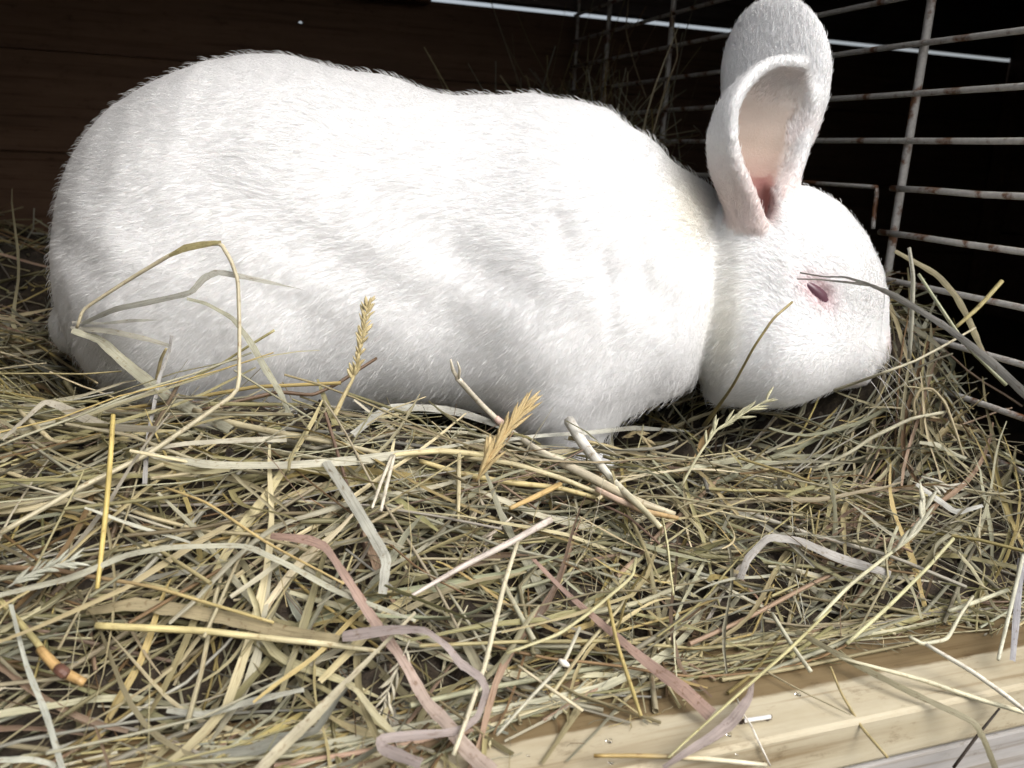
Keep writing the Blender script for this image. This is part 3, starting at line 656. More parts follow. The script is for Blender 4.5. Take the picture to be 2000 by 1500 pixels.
#@@TRACED
# ---------------------------------------------------------------- single straws, blades and seed heads one can point to
def first_hit(px, py):
    r = ray(px, py); t = np.linspace(.22, .75, 1060); p = r[None] * t[:, None]
    hay_ = (p[:, 2] < H(p[:, 0], p[:, 1])) | (p[:, 2] < ZB + .0005) & (p[:, 1] > YF)
    rab = sdf_at(world_to_rabbit(p)) < .0045
    k = np.argmax(hay_ | rab); return t[k] if (hay_ | rab)[k] else .45
def path(pts, lift=.006, sub=5, soft=2, flat=0):
    T = []; XY = []
    for q in pts:
        XY.append(q[:2]); v = q[2] if len(q) > 2 else lift
        T.append(v if v > .1 else first_hit(*q[:2]) - v)
    auto = [len(q) < 3 or q[2] < .1 for q in pts]
    XY = np.array(XY, float); T = np.array(T)
    if flat: T = T[0] - flat * np.arange(len(T)) / (len(T) - 1)
    elif all(auto) and len(T) > 2:                                # stiff pieces bridge the bumps under them
        a_ = np.r_[0, np.cumsum(np.linalg.norm(np.diff(XY, axis=0), axis=1))]; a_ = a_ / a_[-1]
        fit = np.polyval(np.polyfit(a_, T, 1 if len(T) < 5 else 2), a_); ex = fit - T
        if np.std(ex) < .012: T = np.minimum(fit - np.quantile(ex, .85) * .9, fit)
    seg = np.r_[0, np.cumsum(np.linalg.norm(np.diff(XY, axis=0), axis=1))]
    n = (len(XY) - 1) * sub + 1; s = np.interp(np.linspace(0, len(XY) - 1, n), np.arange(len(XY)), seg)
    x = np.interp(s, seg, XY[:, 0]); y = np.interp(s, seg, XY[:, 1]); t = np.interp(s, seg, T)
    for _ in range(2):                                             # never inside the rabbit
        for i in range(n):
            while t[i] > .2 and sdf_at(world_to_rabbit((ray(x[i], y[i]) * t[i])[None]))[0] < .004: t[i] -= .002
    t[1:-1] = (t[:-2] + t[1:-1] + t[2:]) / 3 - .0008
    P = np.array([ray(a, b_) * c for a, b_, c in zip(x, y, t)])
    for _ in range(soft): P[1:-1] = (P[:-2] + 2 * P[1:-1] + P[2:]) / 4
    return P, t, s / seg[-1]
def strand(name, label, cat, pts, wpx, col, kind='stem', mat=None, col2=None, twist=0., fold=.3, lift=.006, group=None, tip=False, soft=1, flat=0, parent=None, sides=7):
    P, t, s = path(pts, lift, soft=soft, flat=flat); n = len(P)
    w = .88 * np.interp(s, np.linspace(0, 1, len(wpx)), wpx) * t / F
    c = np.array(col)[None] * np.ones((n, 1))
    cs = 1. if cat in ('', 'thread') else .82 if kind == 'stem' else .75
    if col2 is not None: c = c + (np.array(col2)[None] - c) * smooth(s, .2, .9)[:, None]
    c = c + (c.mean(1, keepdims=True) - c) * .22
    c = c * cs * (1 + .10 * np.sin(s * 23 + len(label))[:, None] + .05 * rng.normal(size=(n, 1)))
    view = -nrm(P); T_ = nrm(np.gradient(P, axis=0)); S0 = nrm(np.cross(T_, view))
    if kind == 'stem':
        hollow = None
        V_, F_, m = tubes(P[None], w[None], S0[None], sides); F_ = F_.tolist(); F_ += [list(range(sides))[::-1], list(range((n - 1) * sides, n * sides))]
    else:
        an = twist * np.sin(s * 5 + len(label)) + .35; S0 = S0 * np.cos(an)[:, None] + view * np.sin(an)[:, None]
        if tip: w = w * np.minimum(1, (1 - s) * 6 + .08)
        w = w * (1 + .06 * rng.normal(size=n)); V_, F_, m = ribbons(P[None], w[None], S0[None], np.full((1, n), fold)); F_ = F_.tolist()
    cc, st = spread(1, n, m, np.clip(c, .01, .85)[None], np.array([rng.random()])); st[:, 0] *= max(1., 12 * float(np.linalg.norm(np.diff(P, axis=0), axis=1).sum()) / .1 / 4)
    o = mesh_obj(name, V_, F_, mat or (STRAW if kind == 'stem' else HAY), loc=P[0], attrs={'col': cc, 'st': st})
    if parent: in_parent(o, parent)
    else: tag(o, label, cat, group)
    return o
PALE, GOLD, GREY, OLIVE, PINK, MAUVE, BROWN, CREAM, GREEN, TAN = (.58, .51, .33), (.56, .40, .10), (.43, .43, .37), (.36, .31, .14), (.40, .25, .19), (.38, .31, .29), (.15, .085, .04), (.70, .64, .50), (.41, .41, .29), (.44, .36, .21)
def stalk(label, pts, w, col, **k): return strand('straw_stalk', label, 'straw', pts, w, col, 'stem', **k)
def blade(label, pts, w, col, **k): return strand('grass_blade', label, 'grass blade', pts, w, col, 'blade', **k)
L2 = .014
stalk('long tan straw arching over the white rump, kinked at its top and below', [(150, 640), (162, 604, L2), (250, 547, L2), (345, 490, L2), (430, 473, .02), (452, 510, .022), (465, 548, .022), (468, 640, .02), (467, 764, .012), (390, 818), (290, 887), (150, 955), (0, 1042)], [7, 9, 10, 9, 9, 11, 12, 12, 13], PALE, col2=(.55, .49, .30), soft=1)
blade('flattened olive leaf lying along the top of the arching tan straw', [(330, 500, .016), (360, 484, .021), (395, 477, .022), (432, 472, .022)], [6, 17, 15, 6], (.42, .36, .14))
blade('grey green blade with a kink and pointed tip in front of the rump', [(160, 632), (225, 603, L2), (300, 588, L2), (372, 572, .016), (398, 542, .018), (425, 530, .018), (500, 545, .016), (592, 566, .014)], [8, 13, 13, 12, 16, 13, 10, 4], GREY, tip=True, soft=1)
blade('grey blade running down the flank from the kinked blade to the hay', [(365, 583, .016), (402, 592, .016), (455, 621, .016), (490, 668, .016), (520, 722, .014), (548, 766), (568, 815)], [7, 8, 11, 14, 15, 13, 12], GREEN)
blade('broad pale green leaf lying from the rump to the hay on the left', [(140, 645), (195, 662), (245, 708), (320, 768), (375, 800), (450, 838)], [12, 22, 26, 27, 25, 20], (.47, .46, .33))
stalk('long pale straw continuing the broad leaf across the hay below the flank', [(380, 802), (450, 826), (540, 845), (640, 862), (740, 885)], [15, 16, 15, 13, 10], (.52, .45, .26))
blade('thin pale blade pointing right across the lower rump', [(138, 640), (215, 646), (280, 660), (332, 675)], [7, 13, 12, 8], (.55, .53, .44))
blade('whitish sliver above the thin pale blade on the rump', [(140, 629), (200, 632), (255, 626), (312, 625)], [6, 5, 8, 3], (.60, .59, .52), tip=True)
blade('greyish lilac stalk standing upright in front of the hind leg', [(335, 655, .012), (330, 690, .012), (312, 735), (300, 800), (288, 860), (283, 945)], [7, 7, 9, 10, 11, 10], (.44, .43, .42), twist=.6)
stalk('short straw loop leaning on the lilac stalk', [(325, 680), (315, 700), (306, 740), (303, 765)], [6, 8, 8, 6], (.55, .46, .22))
stalk('dark brown twig lying along the belly from the hind foot', [(395, 800), (470, 782), (545, 765), (610, 772), (655, 752), (700, 722), (735, 700)], [7, 8, 9, 9, 8, 8, 7], BROWN)
blade('short green tipped leaf standing beside the upright seed head', [(620, 740), (635, 780), (655, 828)], [4, 14, 13], (.42, .38, .16))
stalk('thin yellow green straw slanting up in front of the hind leg', [(335, 757), (430, 712), (482, 678), (536, 645)], [4, 5, 6, 6], (.46, .42, .16))
stalk('bright yellow straw standing upright at the left in the hay', [(221, 811, .030), (217, 880, .024), (207, 1000, .014), (190, 1150, .004)], [11, 12, 12, 10], (.62, .47, .10))
stalk('olive stem at the lower left leading into the orange sheath', [(-20, 1150), (60, 1240), (100, 1290)], [13, 15, 16], (.45, .38, .14))
sh = stalk('thick orange stem sheath with a dark ring at the lower left', [(78, 1268, .009), (115, 1308, .009), (165, 1334, .008)], [20, 24, 19], (.55, .33, .09), sides=10)
r_ = strand('node_ring', '', '', [(116, 1307), (126, 1315)], [27, 27], (.12, .05, .03), parent=sh, sides=10, flat=.0002, soft=0, lift=.0105); r_.data.polygons.foreach_set('use_smooth', [False] * len(r_.data.polygons))
stalk('thick glossy yellow straw lying level across the lower left', [(188, 1222, .010), (300, 1227, .010), (400, 1232, .009), (520, 1246, .009), (640, 1258, .009), (742, 1272, .008)], [17, 17, 16, 15, 14, 10], (.66, .55, .20), col2=(.70, .62, .36))
blade('wide flat tan leaf lying behind the thick yellow straw', [(168, 1196), (260, 1178), (360, 1192), (460, 1210), (560, 1236), (662, 1250)], [14, 30, 32, 32, 32, 24], (.37, .30, .15), fold=.1)
blade('long rust pink leaf twisting down through the middle of the front hay', [(528, 1046, .010), (600, 1052, .012), (636, 1066, .012), (680, 1130, .012), (735, 1216, .012), (790, 1290, .012), (832, 1370, .012), (872, 1410, .010), (910, 1462, .008), (960, 1510, .006)], [14, 24, 18, 26, 26, 24, 26, 28, 34, 44], PINK, col2=(.52, .40, .33), twist=.25)
blade('curled mauve leaf looping over the rust pink leaf at the bottom', [(668, 1242, .014), (760, 1228, .016), (830, 1228, .018), (876, 1262, .018), (898, 1292, .018), (940, 1322, .018), (952, 1348, .018), (934, 1402, .018), (896, 1430, .018), (742, 1442, .016), (746, 1462, .014), (822, 1492, .012)], [26, 28, 20, 16, 22, 20, 14, 18, 20, 20, 26, 22], MAUVE, twist=.35)
blade('wide grey green blade folded downward left of centre', [(636, 900, .010), (690, 980, .011), (738, 1060, .012), (756, 1092, .012), (748, 1160, .010)], [18, 24, 26, 25, 20], (.45, .45, .38))
blade('long pale green blade bent like a shallow roof across the left hay', [(-10, 1164, .009), (140, 1128, .010), (250, 1082, .010), (330, 1068, .011), (480, 1064, .012), (570, 1106, .011), (660, 1156, .010), (760, 1193, .009), (812, 1212, .008)], [12, 14, 14, 13, 12, 13, 14, 12, 6], (.50, .49, .36), soft=1)
blade('rust brown leaf slanting down to the pale board right of centre', [(1040, 1090), (1100, 1152), (1180, 1222), (1260, 1290, .010), (1335, 1345, .010), (1390, 1396, .008)], [8, 12, 16, 22, 30, 34], PINK, fold=.2)
stalk('long pale straw crossing the front from the centre down to the bottom edge', [(1012, 1056, .012), (985, 1140, .016), (950, 1290, .018), (920, 1380, .016), (885, 1475, .010)], [9, 12, 12, 11, 11], (.62, .57, .38), soft=1)
stalk('whitish lilac stalk lying diagonally below the orange seed head', [(1075, 1015, .010), (1000, 1058, .012), (900, 1108, .011), (800, 1166, .009)], [16, 15, 12, 8], (.60, .52, .46))
sp = stalk('split ended cream straw leaning up against the chest of the rabbit', [(893, 738, .020), (940, 790, .014), (985, 833, .010), (1050, 880, .010), (1150, 930, .011), (1240, 978, .011), (1318, 1004, .010)], [13, 13, 14, 20, 23, 21, 12], CREAM, col2=(.58, .50, .32))
strand('split_tip', '', '', [(894, 740, .020), (884, 722, .022), (880, 702, .023)], [9, 9, 4], CREAM, parent=sp)
strand('split_tip', '', '', [(896, 738, .020), (898, 722, .022), (893, 706, .023)], [7, 6, 3], CREAM, parent=sp)
strand('joint', '', '', [(968, 816, .0135), (985, 832, .0125), (1000, 846, .0125)], [16, 20, 17], (.56, .38, .32), parent=sp)
wt = stalk('thick white tipped straw lying right of the orange seed head', [(1112, 822, .014), (1140, 868, .015), (1200, 942, .014), (1262, 1000, .013), (1290, 1030, .010)], [26, 25, 17, 16, 13], (.78, .76, .70), col2=(.66, .60, .36))
stalk('pinkish orange straw crossing under the white tipped straw', [(1165, 955, .010), (1205, 975, .011), (1262, 1000, .011), (1325, 1012, .008)], [13, 15, 15, 9], (.60, .42, .30), col2=(.56, .36, .12))
stalk('yellow straw lying level left of the orange seed head with a bent end', [(960, 890, .010), (860, 880, .012), (772, 888, .014), (762, 896, .014)], [13, 14, 13, 10], (.68, .58, .28), soft=1)
stalk('white split strip hanging from the bent yellow straw, left one', [(766, 890, .014), (745, 940, .014), (727, 992, .012)], [8, 8, 6], CREAM)
stalk('white split strip hanging from the bent yellow straw, right one', [(770, 890, .015), (756, 945, .015), (744, 998, .012)], [8, 9, 7], CREAM)
stalk('short pale straw hanging straight down below the orange seed head', [(897, 876, .012), (896, 950, .012), (895, 1024, .010)], [10, 11, 6], (.56, .48, .26))
stalk('short orange straw stub slanting below the seed head', [(1094, 946, .012), (1050, 968, .013), (996, 993, .012)], [13, 13, 10], (.60, .40, .12))
stalk('long golden straw lying level behind the orange seed head', [(820, 900), (900, 925), (990, 942), (1090, 952), (1180, 976)], [11, 13, 13, 12, 10], (.55, .44, .16))
stalk('pale golden straw running beside the long golden one', [(900, 892, .009), (1000, 905, .009), (1100, 935, .009), (1190, 972, .008)], [10, 12, 12, 9], (.60, .52, .28))
blade('pale grey blade bowed over the dark hollow under the belly', [(690, 848), (745, 803, .010), (772, 794, .012), (850, 797, .012), (905, 806, .012), (990, 836, .010)], [15, 16, 16, 18, 17, 12], (.52, .52, .46), soft=1)
blade('long pale flat blade lying level across the hay at mid left', [(280, 880, .008), (310, 893, .010), (420, 908, .011), (560, 908, .011), (700, 898, .011), (860, 875, .010), (960, 856, .009)], [10, 18, 17, 18, 22, 9, 6], (.58, .56, .42))
blade('second pale blade fanning upward from the same point at mid left', [(285, 878, .009), (360, 866, .010), (450, 860, .010), (560, 856, .009)], [8, 11, 12, 16], (.56, .52, .38))
blade('thin greyish blade stretched under the chest toward the chin', [(960, 862, .010), (1060, 850, .012), (1150, 845, .014), (1240, 835, .012), (1345, 842, .009)], [8, 8, 10, 10, 4], (.56, .56, .48))
stalk('thin olive straw leaning up in front of the cheek', [(1375, 832), (1430, 756, .012), (1472, 678, .014), (1510, 622, .014), (1547, 590, .012)], [11, 7, 6, 6, 6], (.36, .29, .10))
blade('thin grey leaf forked over the eye and thickening toward the right', [(2010, 778, .36), (1930, 702, .37), (1850, 640, .38), (1790, 603, .385), (1735, 572, .385), (1690, 553, .385), (1650, 541, .018), (1610, 541, .015), (1562, 533, .012)], [20, 19, 18, 15, 14, 15, 6, 4, 4], (.34, .33, .30), twist=.25)
blade('lower prong of the grey leaf fork passing just above the eye', [(1696, 556, .385), (1640, 550, .017), (1600, 546, .014), (1556, 545, .012)], [8, 5, 4, 3], (.36, .35, .31))
stalk('pale straw end standing up beside the nose', [(1776, 484, .415), (1784, 540, .415), (1782, 600, .415), (1776, 700, .42)], [8, 10, 10, 9], (.40, .39, .30))
stalk('green straw slanting down in front of the wire beside the face', [(1794, 535, .40), (1850, 620, .395), (1885, 672, .39), (1965, 752, .385)], [7, 8, 9, 9], (.40, .42, .24))
blade('olive blade bowed over the dark gap right of the face', [(1748, 490, .43), (1830, 535, .43), (1868, 578, .425), (1892, 622, .42), (1925, 700, .41)], [8, 12, 14, 14, 10], (.34, .29, .14))
stalk('yellow straw stub pointing up right in front of the dark wire', [(1957, 549, .40), (1912, 600, .40), (1866, 640, .40)], [10, 10, 8], (.50, .42, .14))
stalk('pale straw passing under the chin toward the right', [(1630, 762, .010), (1720, 730, .40), (1785, 706, .40), (1835, 680, .40), (1905, 640, .41)], [7, 7, 6, 6, 5], (.62, .57, .38))
stalk('straw bent into a loop right of the chin', [(1788, 815), (1783, 786, .010), (1796, 760, .014), (1822, 758, .016), (1846, 786, .016), (1856, 812, .014), (1870, 852, .010), (1882, 892)], [5, 6, 6, 6, 7, 6, 6, 5], (.55, .45, .24), soft=3)
blade('small cream leaf lying below the looped straw', [(1796, 864), (1832, 868, .010), (1868, 888, .010), (1888, 895)], [7, 11, 8, 7], (.66, .64, .44))
stalk('long cream straw slanting from the chin hay to the looped straw', [(1590, 917), (1660, 884, .010), (1702, 855, .011), (1780, 817, .011), (1845, 805, .009)], [8, 8, 9, 8, 8], (.64, .60, .40))
blade('white folded blade at the right in the tangled hay', [(1790, 945, .010), (1830, 974, .013), (1868, 1001, .013), (1920, 987, .010)], [8, 13, 13, 7], (.66, .66, .60), soft=1)
stalk('pale green straw crossing down to the board under a frayed head at right', [(1590, 1215, .014), (1660, 1142, .016), (1742, 1078, .016), (1792, 1040, .014), (1806, 1000, .012)], [8, 9, 8, 9, 6], (.58, .56, .34))
stalk('straight yellow green straw at the right ending on the board', [(1654, 1257, .008), (1740, 1180, .012), (1812, 1108, .014), (1862, 1052, .012)], [9, 9, 8, 8], (.58, .56, .28))
stalk('short pale straw slanting up right near the lower right corner', [(1852, 1194, .012), (1910, 1174, .013), (1968, 1152, .012)], [9, 10, 9], (.58, .57, .38))
stalk('cream straw bent in a sharp corner above the right end of the board', [(1776, 1244, .010), (1802, 1258, .012), (1850, 1249, .012), (1876, 1200, .013), (1900, 1165, .012)], [10, 9, 9, 7, 7], (.62, .60, .42), soft=1)
stalk('bright white straw running over the board to the right edge', [(1808, 1258, .010), (1900, 1312, .012), (1960, 1355, .012), (2015, 1398, .010)], [9, 11, 11, 10], (.76, .73, .60))
blade('long olive blade lying over the board and bent down past its edge', [(1555, 1232, .006), (1620, 1268, .006), (1700, 1312, .006), (1790, 1357, .006), (1905, 1410, .006), (1926, 1452, .012), (1948, 1510, .012)], [12, 14, 15, 15, 14, 14, 13], (.30, .27, .15), soft=1)
stalk('pale straw flat on the board below the bright white one', [(1640, 1285, .003), (1800, 1327, .004), (1900, 1362, .004), (2010, 1394, .004)], [6, 10, 11, 11], (.66, .62, .40))
stalk('thin golden stem lying across the board to its lower edge', [(1622, 1302, .003), (1642, 1352, .003), (1682, 1420, .004), (1734, 1480, .006)], [5, 6, 7, 7], (.44, .34, .12))
stalk('long thin yellow green stem crossing the mauve leaf on the board', [(1622, 1190, .012), (1540, 1270, .012), (1470, 1331, .012), (1352, 1436, .010), (1305, 1480, .008)], [7, 8, 7, 6, 5], (.50, .46, .20))
blade('mauve leaf curling down on the board beside the staple', [(1470, 1330, .008), (1464, 1362, .009), (1432, 1408, .009), (1392, 1440, .008), (1342, 1470, .008), (1296, 1500, .006)], [8, 20, 26, 22, 18, 10], (.36, .29, .27), twist=.2)
stalk('short pale straw with a blunt end hanging onto the board', [(1508, 1198, .010), (1552, 1268, .010), (1584, 1312, .007)], [9, 10, 10], (.58, .56, .40))
stalk('hair thin straw running over the board to the golden stem', [(1490, 1308, .003), (1570, 1352, .003), (1662, 1396, .003)], [4, 4, 3], (.44, .38, .22))
stalk('yellow straw with a white end lying along the very bottom of the board', [(1160, 1476, .004), (1260, 1476, .004), (1380, 1482, .004), (1496, 1494, .004)], [9, 11, 12, 10], (.42, .28, .06), col2=(.74, .68, .48))
stalk('golden straw hanging down onto the board below the rust brown leaf', [(1186, 1166, .010), (1206, 1260, .013), (1232, 1338, .012), (1252, 1398, .006)], [8, 9, 10, 9], (.48, .37, .10))
stalk('yellow green straw kinked at its upper end above the golden hanging straw', [(1242, 1090, .012), (1236, 1126, .014), (1150, 1198, .014), (1090, 1240, .012), (990, 1276, .010)], [7, 8, 8, 8, 7], (.54, .50, .24), soft=1)
nodest = stalk('pale stem with a white knot left of the golden hanging straw', [(1132, 1226, .012), (1102, 1294, .014), (1040, 1358, .013), (970, 1436, .010)], [9, 9, 8, 7], (.48, .46, .34))
strand('stem_knot', '', '', [(1093, 1290, .0155), (1102, 1295, .016), (1110, 1300, .0155)], [9, 17, 9], (.72, .70, .62), parent=nodest)
stalk('thin straw slanting down onto the board under the white knot', [(1012, 1300, .010), (1068, 1340, .010), (1138, 1388, .006)], [6, 8, 8], (.60, .52, .32))
blade('broad tan blade running down to the bottom left of centre', [(812, 1196, .014), (740, 1268, .015), (672, 1338, .016), (612, 1402, .014), (545, 1466, .010), (500, 1512, .008)], [7, 8, 14, 24, 26, 24], (.47, .42, .27))
blade('olive blade bending down right from the tip of the broad tan blade', [(676, 1336, .016), (700, 1350, .016), (734, 1396, .014), (784, 1446, .010)], [8, 15, 16, 9], (.46, .41, .22))
blade('grey green curved blade in the dark lower left hollow', [(326, 1386, .010), (400, 1396, .011), (484, 1370, .011), (594, 1346, .010)], [12, 15, 16, 10], (.42, .42, .34))
blade('pale blade hanging down at the far lower left', [(22, 1180, .012), (52, 1300, .014), (92, 1400, .014), (125, 1512, .012)], [10, 12, 13, 12], (.50, .52, .44), twist=.4)
blade('pale arched blade at the bottom left corner', [(-10, 1484, .012), (62, 1482, .014), (104, 1492, .012), (122, 1514, .010)], [12, 13, 12, 8], (.54, .56, .46))
stalk('brown stem turning golden that runs level across the left hay', [(-10, 1108, .010), (100, 1112, .010), (165, 1124, .011), (300, 1146, .011), (420, 1182, .010), (535, 1216, .008)], [14, 13, 9, 9, 8, 7], (.22, .13, .06), col2=(.55, .43, .14))
stalk('hair thin golden straw slanting through the left middle hay', [(322, 952, .010), (402, 980, .012), (520, 1060, .012), (672, 1140, .010)], [5, 7, 6, 5], (.58, .42, .14))
stalk('short straw stub standing up left of the grey folded leaf', [(128, 742, .014), (148, 778, .012), (176, 812, .008)], [14, 11, 9], (.54, .46, .22))
blade('grey leaf folded over at its left end and lying right on the hay', [(5, 858, .008), (45, 822, .012), (86, 784, .016), (112, 790, .018), (172, 818, .014), (205, 834, .012), (304, 838, .009)], [7, 8, 12, 24, 22, 16, 14], (.45, .41, .31), soft=1)
stalk('pale straw with a bend lying at the far left of the hay', [(36, 800), (60, 824, .010), (102, 862, .011), (152, 864, .010), (196, 850, .008)], [8, 14, 9, 8, 8], (.52, .44, .24), soft=1)
blade('lavender blade standing upright at the right edge', [(1996, 1090, .016), (1988, 1180, .018), (1978, 1290, .014)], [14, 14, 12], (.42, .42, .46))
stalk('pale straw hanging beside the lavender blade at the right edge', [(2004, 1060, .014), (1978, 1170, .016), (1950, 1288, .012)], [9, 9, 8], (.60, .60, .46))
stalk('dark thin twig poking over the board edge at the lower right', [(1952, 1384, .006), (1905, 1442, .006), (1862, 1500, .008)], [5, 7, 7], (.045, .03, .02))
blade('grey purple blade hooked down among the right hay', [(1445, 1130, .010), (1460, 1090, .012), (1500, 1048, .013), (1560, 1055, .013), (1640, 1090, .012), (1740, 1120, .010)], [16, 18, 16, 20, 22, 14], (.42, .40, .37))
blade('pale straw leaf cut off square on the hay right of centre', [(1318, 920, .008), (1390, 905, .010), (1450, 896, .010)], [8, 13, 14], (.52, .51, .34))
stalk('thin brown straw rising in front of the left wall hay', [(-5, 630, .010), (60, 668, .012), (130, 712, .012), (190, 748, .010)], [4, 6, 6, 5], (.52, .42, .22))
blade('frayed pale leaf end standing at the far left edge', [(-4, 680, .010), (8, 640, .012), (24, 612, .014)], [9, 14, 22], (.44, .44, .34))
stalk('hair thin strand curving down in front of the far wire', [(1228, -5, .80), (1222, 60, .80), (1240, 130, .80), (1262, 190, .79)], [3, 3, 3, 3], (.35, .27, .15))
stalk('thin bent straw leaning on the far corner wire', [(1310, 20, .70), (1325, 110, .70), (1300, 170, .70), (1275, 260, .69)], [3, 4, 4, 4], (.36, .28, .15))
# seed heads
def spikelet_mesh(L_, W_, name):
    s = np.linspace(0, 1, 6); P = np.stack([0 * s, 0 * s, s * L_], -1); P[:, 0] = .12 * L_ * np.sin(s * 2)
    w_ = W_ * np.sin(np.clip(s * .92 + .06, 0, 1) * np.pi) ** .8; S_ = np.tile(np.array([[0, 1., 0]]), (6, 1))
    V_, F_, m = tubes(P[None], w_[None], S_[None], 5); V_ = V_ * np.array([1, .6, 1]); return V_, F_, m
def spikelets(parent, P, n, L_, W_, col, spread_=.5, seed=0):
    R = np.random.default_rng(seed); V_, F_, m = spikelet_mesh(1., W_ / L_, 'spikelet'); shared = None
    for i in range(n):
        s = (i + .5) / n * (len(P) - 1); k = min(int(s), len(P) - 2); p = P[k] + (P[k + 1] - P[k]) * (s - k)
        dirv = nrm(P[k + 1] - P[k]); side = nrm(np.cross(dirv, nrm(-p))); dv = nrm(dirv + (side * (1 if R.random() < .5 else -1) * R.uniform(.2, 1.2) + nrm(-p) * R.uniform(-.2, .9)) * spread_)
        if shared is None:
            c = np.tile(np.array(col)[None], (len(V_), 1)) * R.uniform(.85, 1.15, (len(V_), 1)); st = np.zeros((len(V_), 3)); st[:, 0] = V_[:, 2]; st[:, 1] = np.arange(len(V_)) % 5 / 5
            o = mesh_obj('spikelet', V_, F_, STRAW, attrs={'col': c, 'st': st}); shared = o.data
        else: o = link(bpy.data.objects.new('spikelet', shared))
        ln = L_ * R.uniform(.75, 1.2); o.scale = (ln, ln, ln); o.rotation_mode = 'QUATERNION'
        o.rotation_quaternion = Vector(dv).to_track_quat('Z', 'Y'); o.location = Vector(p) - Vector(parent.location); o.parent = parent
def seed_head(label, pts, wstem, col, n, lpx, wpx_, scol, i0=0., spread_=.5, seed=0, lift=.012, flat=.001):
    root = bpy.data.objects.new('seed_head', None); P, t, s = path(pts, lift, flat=flat); root.location = P[0]; link(root)
    tag(root, label, 'seed head', 'grass seed heads in the hay')
    st_ = strand('stem', '', '', pts, wstem, col, parent=root, lift=lift, flat=flat)
    a = int(i0 * (len(P) - 1)); spikelets(root, P[a:], n, lpx * t[a] / F, wpx_ * t[a] / F, scol, spread_, seed); return root
seed_head('pale seed head standing upright in front of the belly', [(652, 815, .008), (672, 772, .014), (692, 735, .016), (703, 680, .018), (712, 630, .018), (719, 592, .018)], [12, 10, 6, 4, 3, 2], (.52, .43, .20), 60, 22, 8, (.46, .39, .22), .36, .8, 1)
seed_head('bright orange seed head in the middle below the chest', [(930, 940, .016), (955, 895, .019), (985, 850, .021), (1020, 800, .022)], [6, 8, 7, 3], (.48, .33, .12), 44, 58, 11, (.52, .41, .22), .0, .36, 2)
seed_head('pale lilac seed head trailing down across the front hay', [(1000, 1010, .012), (950, 1052, .014), (900, 1095, .014), (850, 1135, .014), (815, 1180, .013), (800, 1225, .012)], [4, 4, 4, 3, 3, 2], (.55, .48, .36), 34, 34, 9, (.46, .40, .33), .1, .38, 3)
seed_head('thin drooping seed head hanging under the orange one', [(935, 935, .014), (938, 975, .014), (925, 1010, .014), (905, 1045, .013), (895, 1080, .012)], [4, 3, 3, 2, 2], (.50, .42, .24), 14, 36, 8, (.48, .42, .31), .2, .35, 4)
seed_head('loose pale seed head below the rust pink leaf', [(800, 1250, .016), (775, 1310, .016), (755, 1355, .015), (745, 1395, .012)], [4, 3, 3, 2], (.50, .46, .34), 16, 34, 7, (.44, .41, .32), .1, .55, 5)
seed_head('silvery frayed seed head at the left edge of the hay', [(10, 1150, .010), (60, 1120, .012), (100, 1105, .012), (135, 1098, .012)], [5, 5, 4, 2], (.46, .46, .38), 30, 38, 8, (.44, .45, .38), .1, .5, 6)
seed_head('green white seed head under the chin on the hay', [(1330, 950, .008), (1362, 892, .010), (1400, 838, .011), (1440, 815, .012), (1500, 780, .012)], [6, 6, 5, 4, 3], (.52, .50, .30), 20, 34, 8, (.44, .43, .29), .35, .5, 7)
seed_head('straw coloured seed head bent over right of the white tipped straw', [(1215, 855, .010), (1240, 842, .012), (1262, 858, .012), (1275, 895, .010)], [5, 4, 4, 3], (.54, .46, .26), 26, 24, 7, (.46, .38, .22), .0, .4, 8)
seed_head('frayed head at the top of the crossing pale green straw', [(1745, 1078, .017), (1775, 1050, .017), (1800, 1022, .015), (1808, 985, .012)], [5, 5, 4, 3], (.60, .58, .42), 12, 46, 11, (.50, .49, .39), .0, .35, 9)
seed_head('small pale tuft in the tangled hay at the right', [(1800, 930, .010), (1835, 950, .012), (1865, 960, .010)], [4, 4, 3], (.60, .58, .46), 11, 40, 9, (.52, .50, .42), .0, .6, 10)
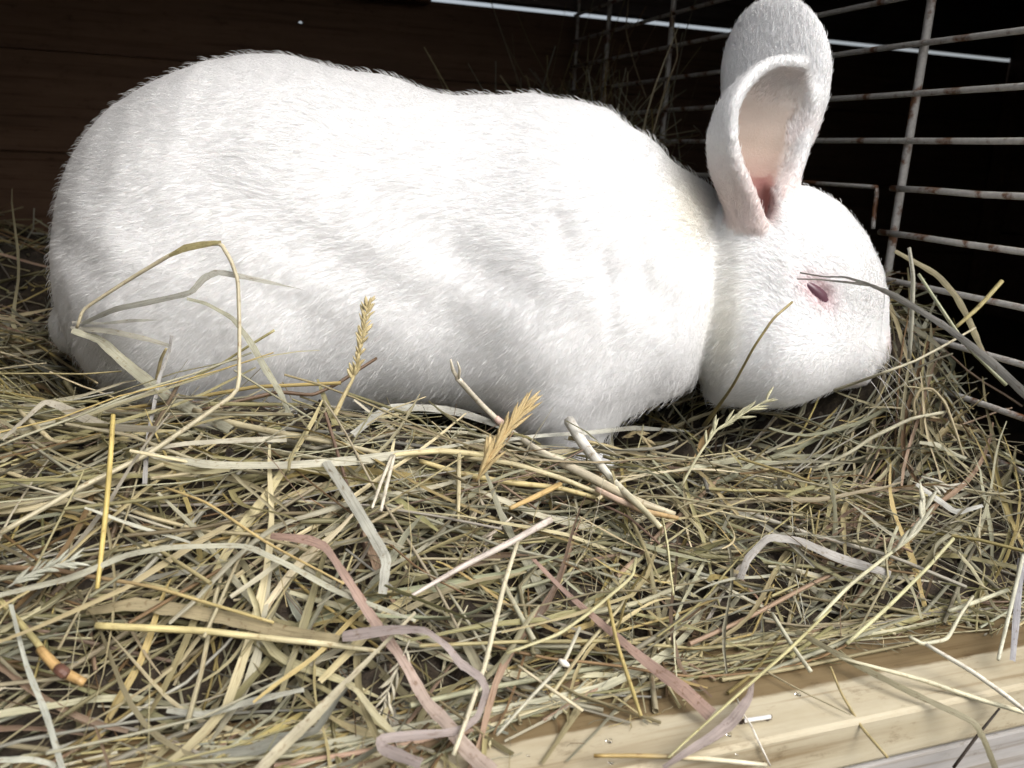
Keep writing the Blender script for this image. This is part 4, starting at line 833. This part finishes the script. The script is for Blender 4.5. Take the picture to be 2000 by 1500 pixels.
# staple and water drops on the board
def on_board(px, py, up=0.): r = ray(px, py); return r * ((ZB + up) / r[2])
a_, b2 = on_board(1452, 1418), on_board(1504, 1410); root = bpy.data.objects.new('staple', None); root.location = (a_ + b2) / 2; link(root)
tag(root, 'shiny steel staple half driven into the pale board', 'staple')
upz = np.array([0, 0, .0022]); bx_ = box('bridge', (-np.linalg.norm(b2 - a_) / 2, -.0005, -.0006), (np.linalg.norm(b2 - a_) / 2, .0005, .0006), STEEL, bevel=.0002, rot=(0, 0, math.atan2((b2 - a_)[1], (b2 - a_)[0])))
bx_.parent = root; bx_.location = (0, 0, .0022)
for q in (a_, b2):
    lg = rod('leg', [q + upz, q - np.array([0, -.0022, .001])], .0006, mat=RUST); in_parent(lg, root)
def drop(px, py, wpx_, lab):
    p = on_board(px, py); r_ = wpx_ * np.linalg.norm(p) / F / 2
    bm = bmesh.new(); bmesh.ops.create_uvsphere(bm, u_segments=14, v_segments=9, radius=r_)
    for v in bm.verts: v.co.z = v.co.z * .55 if v.co.z > 0 else v.co.z * .1; v.co.x *= 1 + .15 * math.sin(3 * math.atan2(v.co.y, v.co.x))
    me = bpy.data.meshes.new('water_drop'); bm.to_mesh(me); bm.free(); me.polygons.foreach_set('use_smooth', [True] * len(me.polygons)); me.materials.append(WATER)
    o = bpy.data.objects.new('water_drop', me); o.location = p + np.array([0, 0, r_ * .11]); link(o); tag(o, lab, 'water drop', 'water drops on the board')
drop(1424, 1436, 10, 'clear water drop just left of the staple')
drop(1190, 1448, 13, 'largest clear water drop on the board left of the mauve leaf')
drop(1194, 1490, 10, 'clear water drop at the bottom edge of the board')
drop(1559, 1357, 11, 'clear water drop on the board behind the staple')
drop(1440, 1474, 6, 'small water drop on the board in front of the staple')
drop(1032, 1476, 7, 'small water drop beside the end of the rust pink leaf')
strand('fibre', 'curly white thread lying over the steel staple', 'thread', [(1440, 1365, .004), (1452, 1395, .004), (1468, 1418, .005), (1480, 1445, .002), (1504, 1495, .002)], [4, 4, 4, 5, 4], (.72, .68, .60))
#@@END
print('script', round(time.time() - T0, 1))
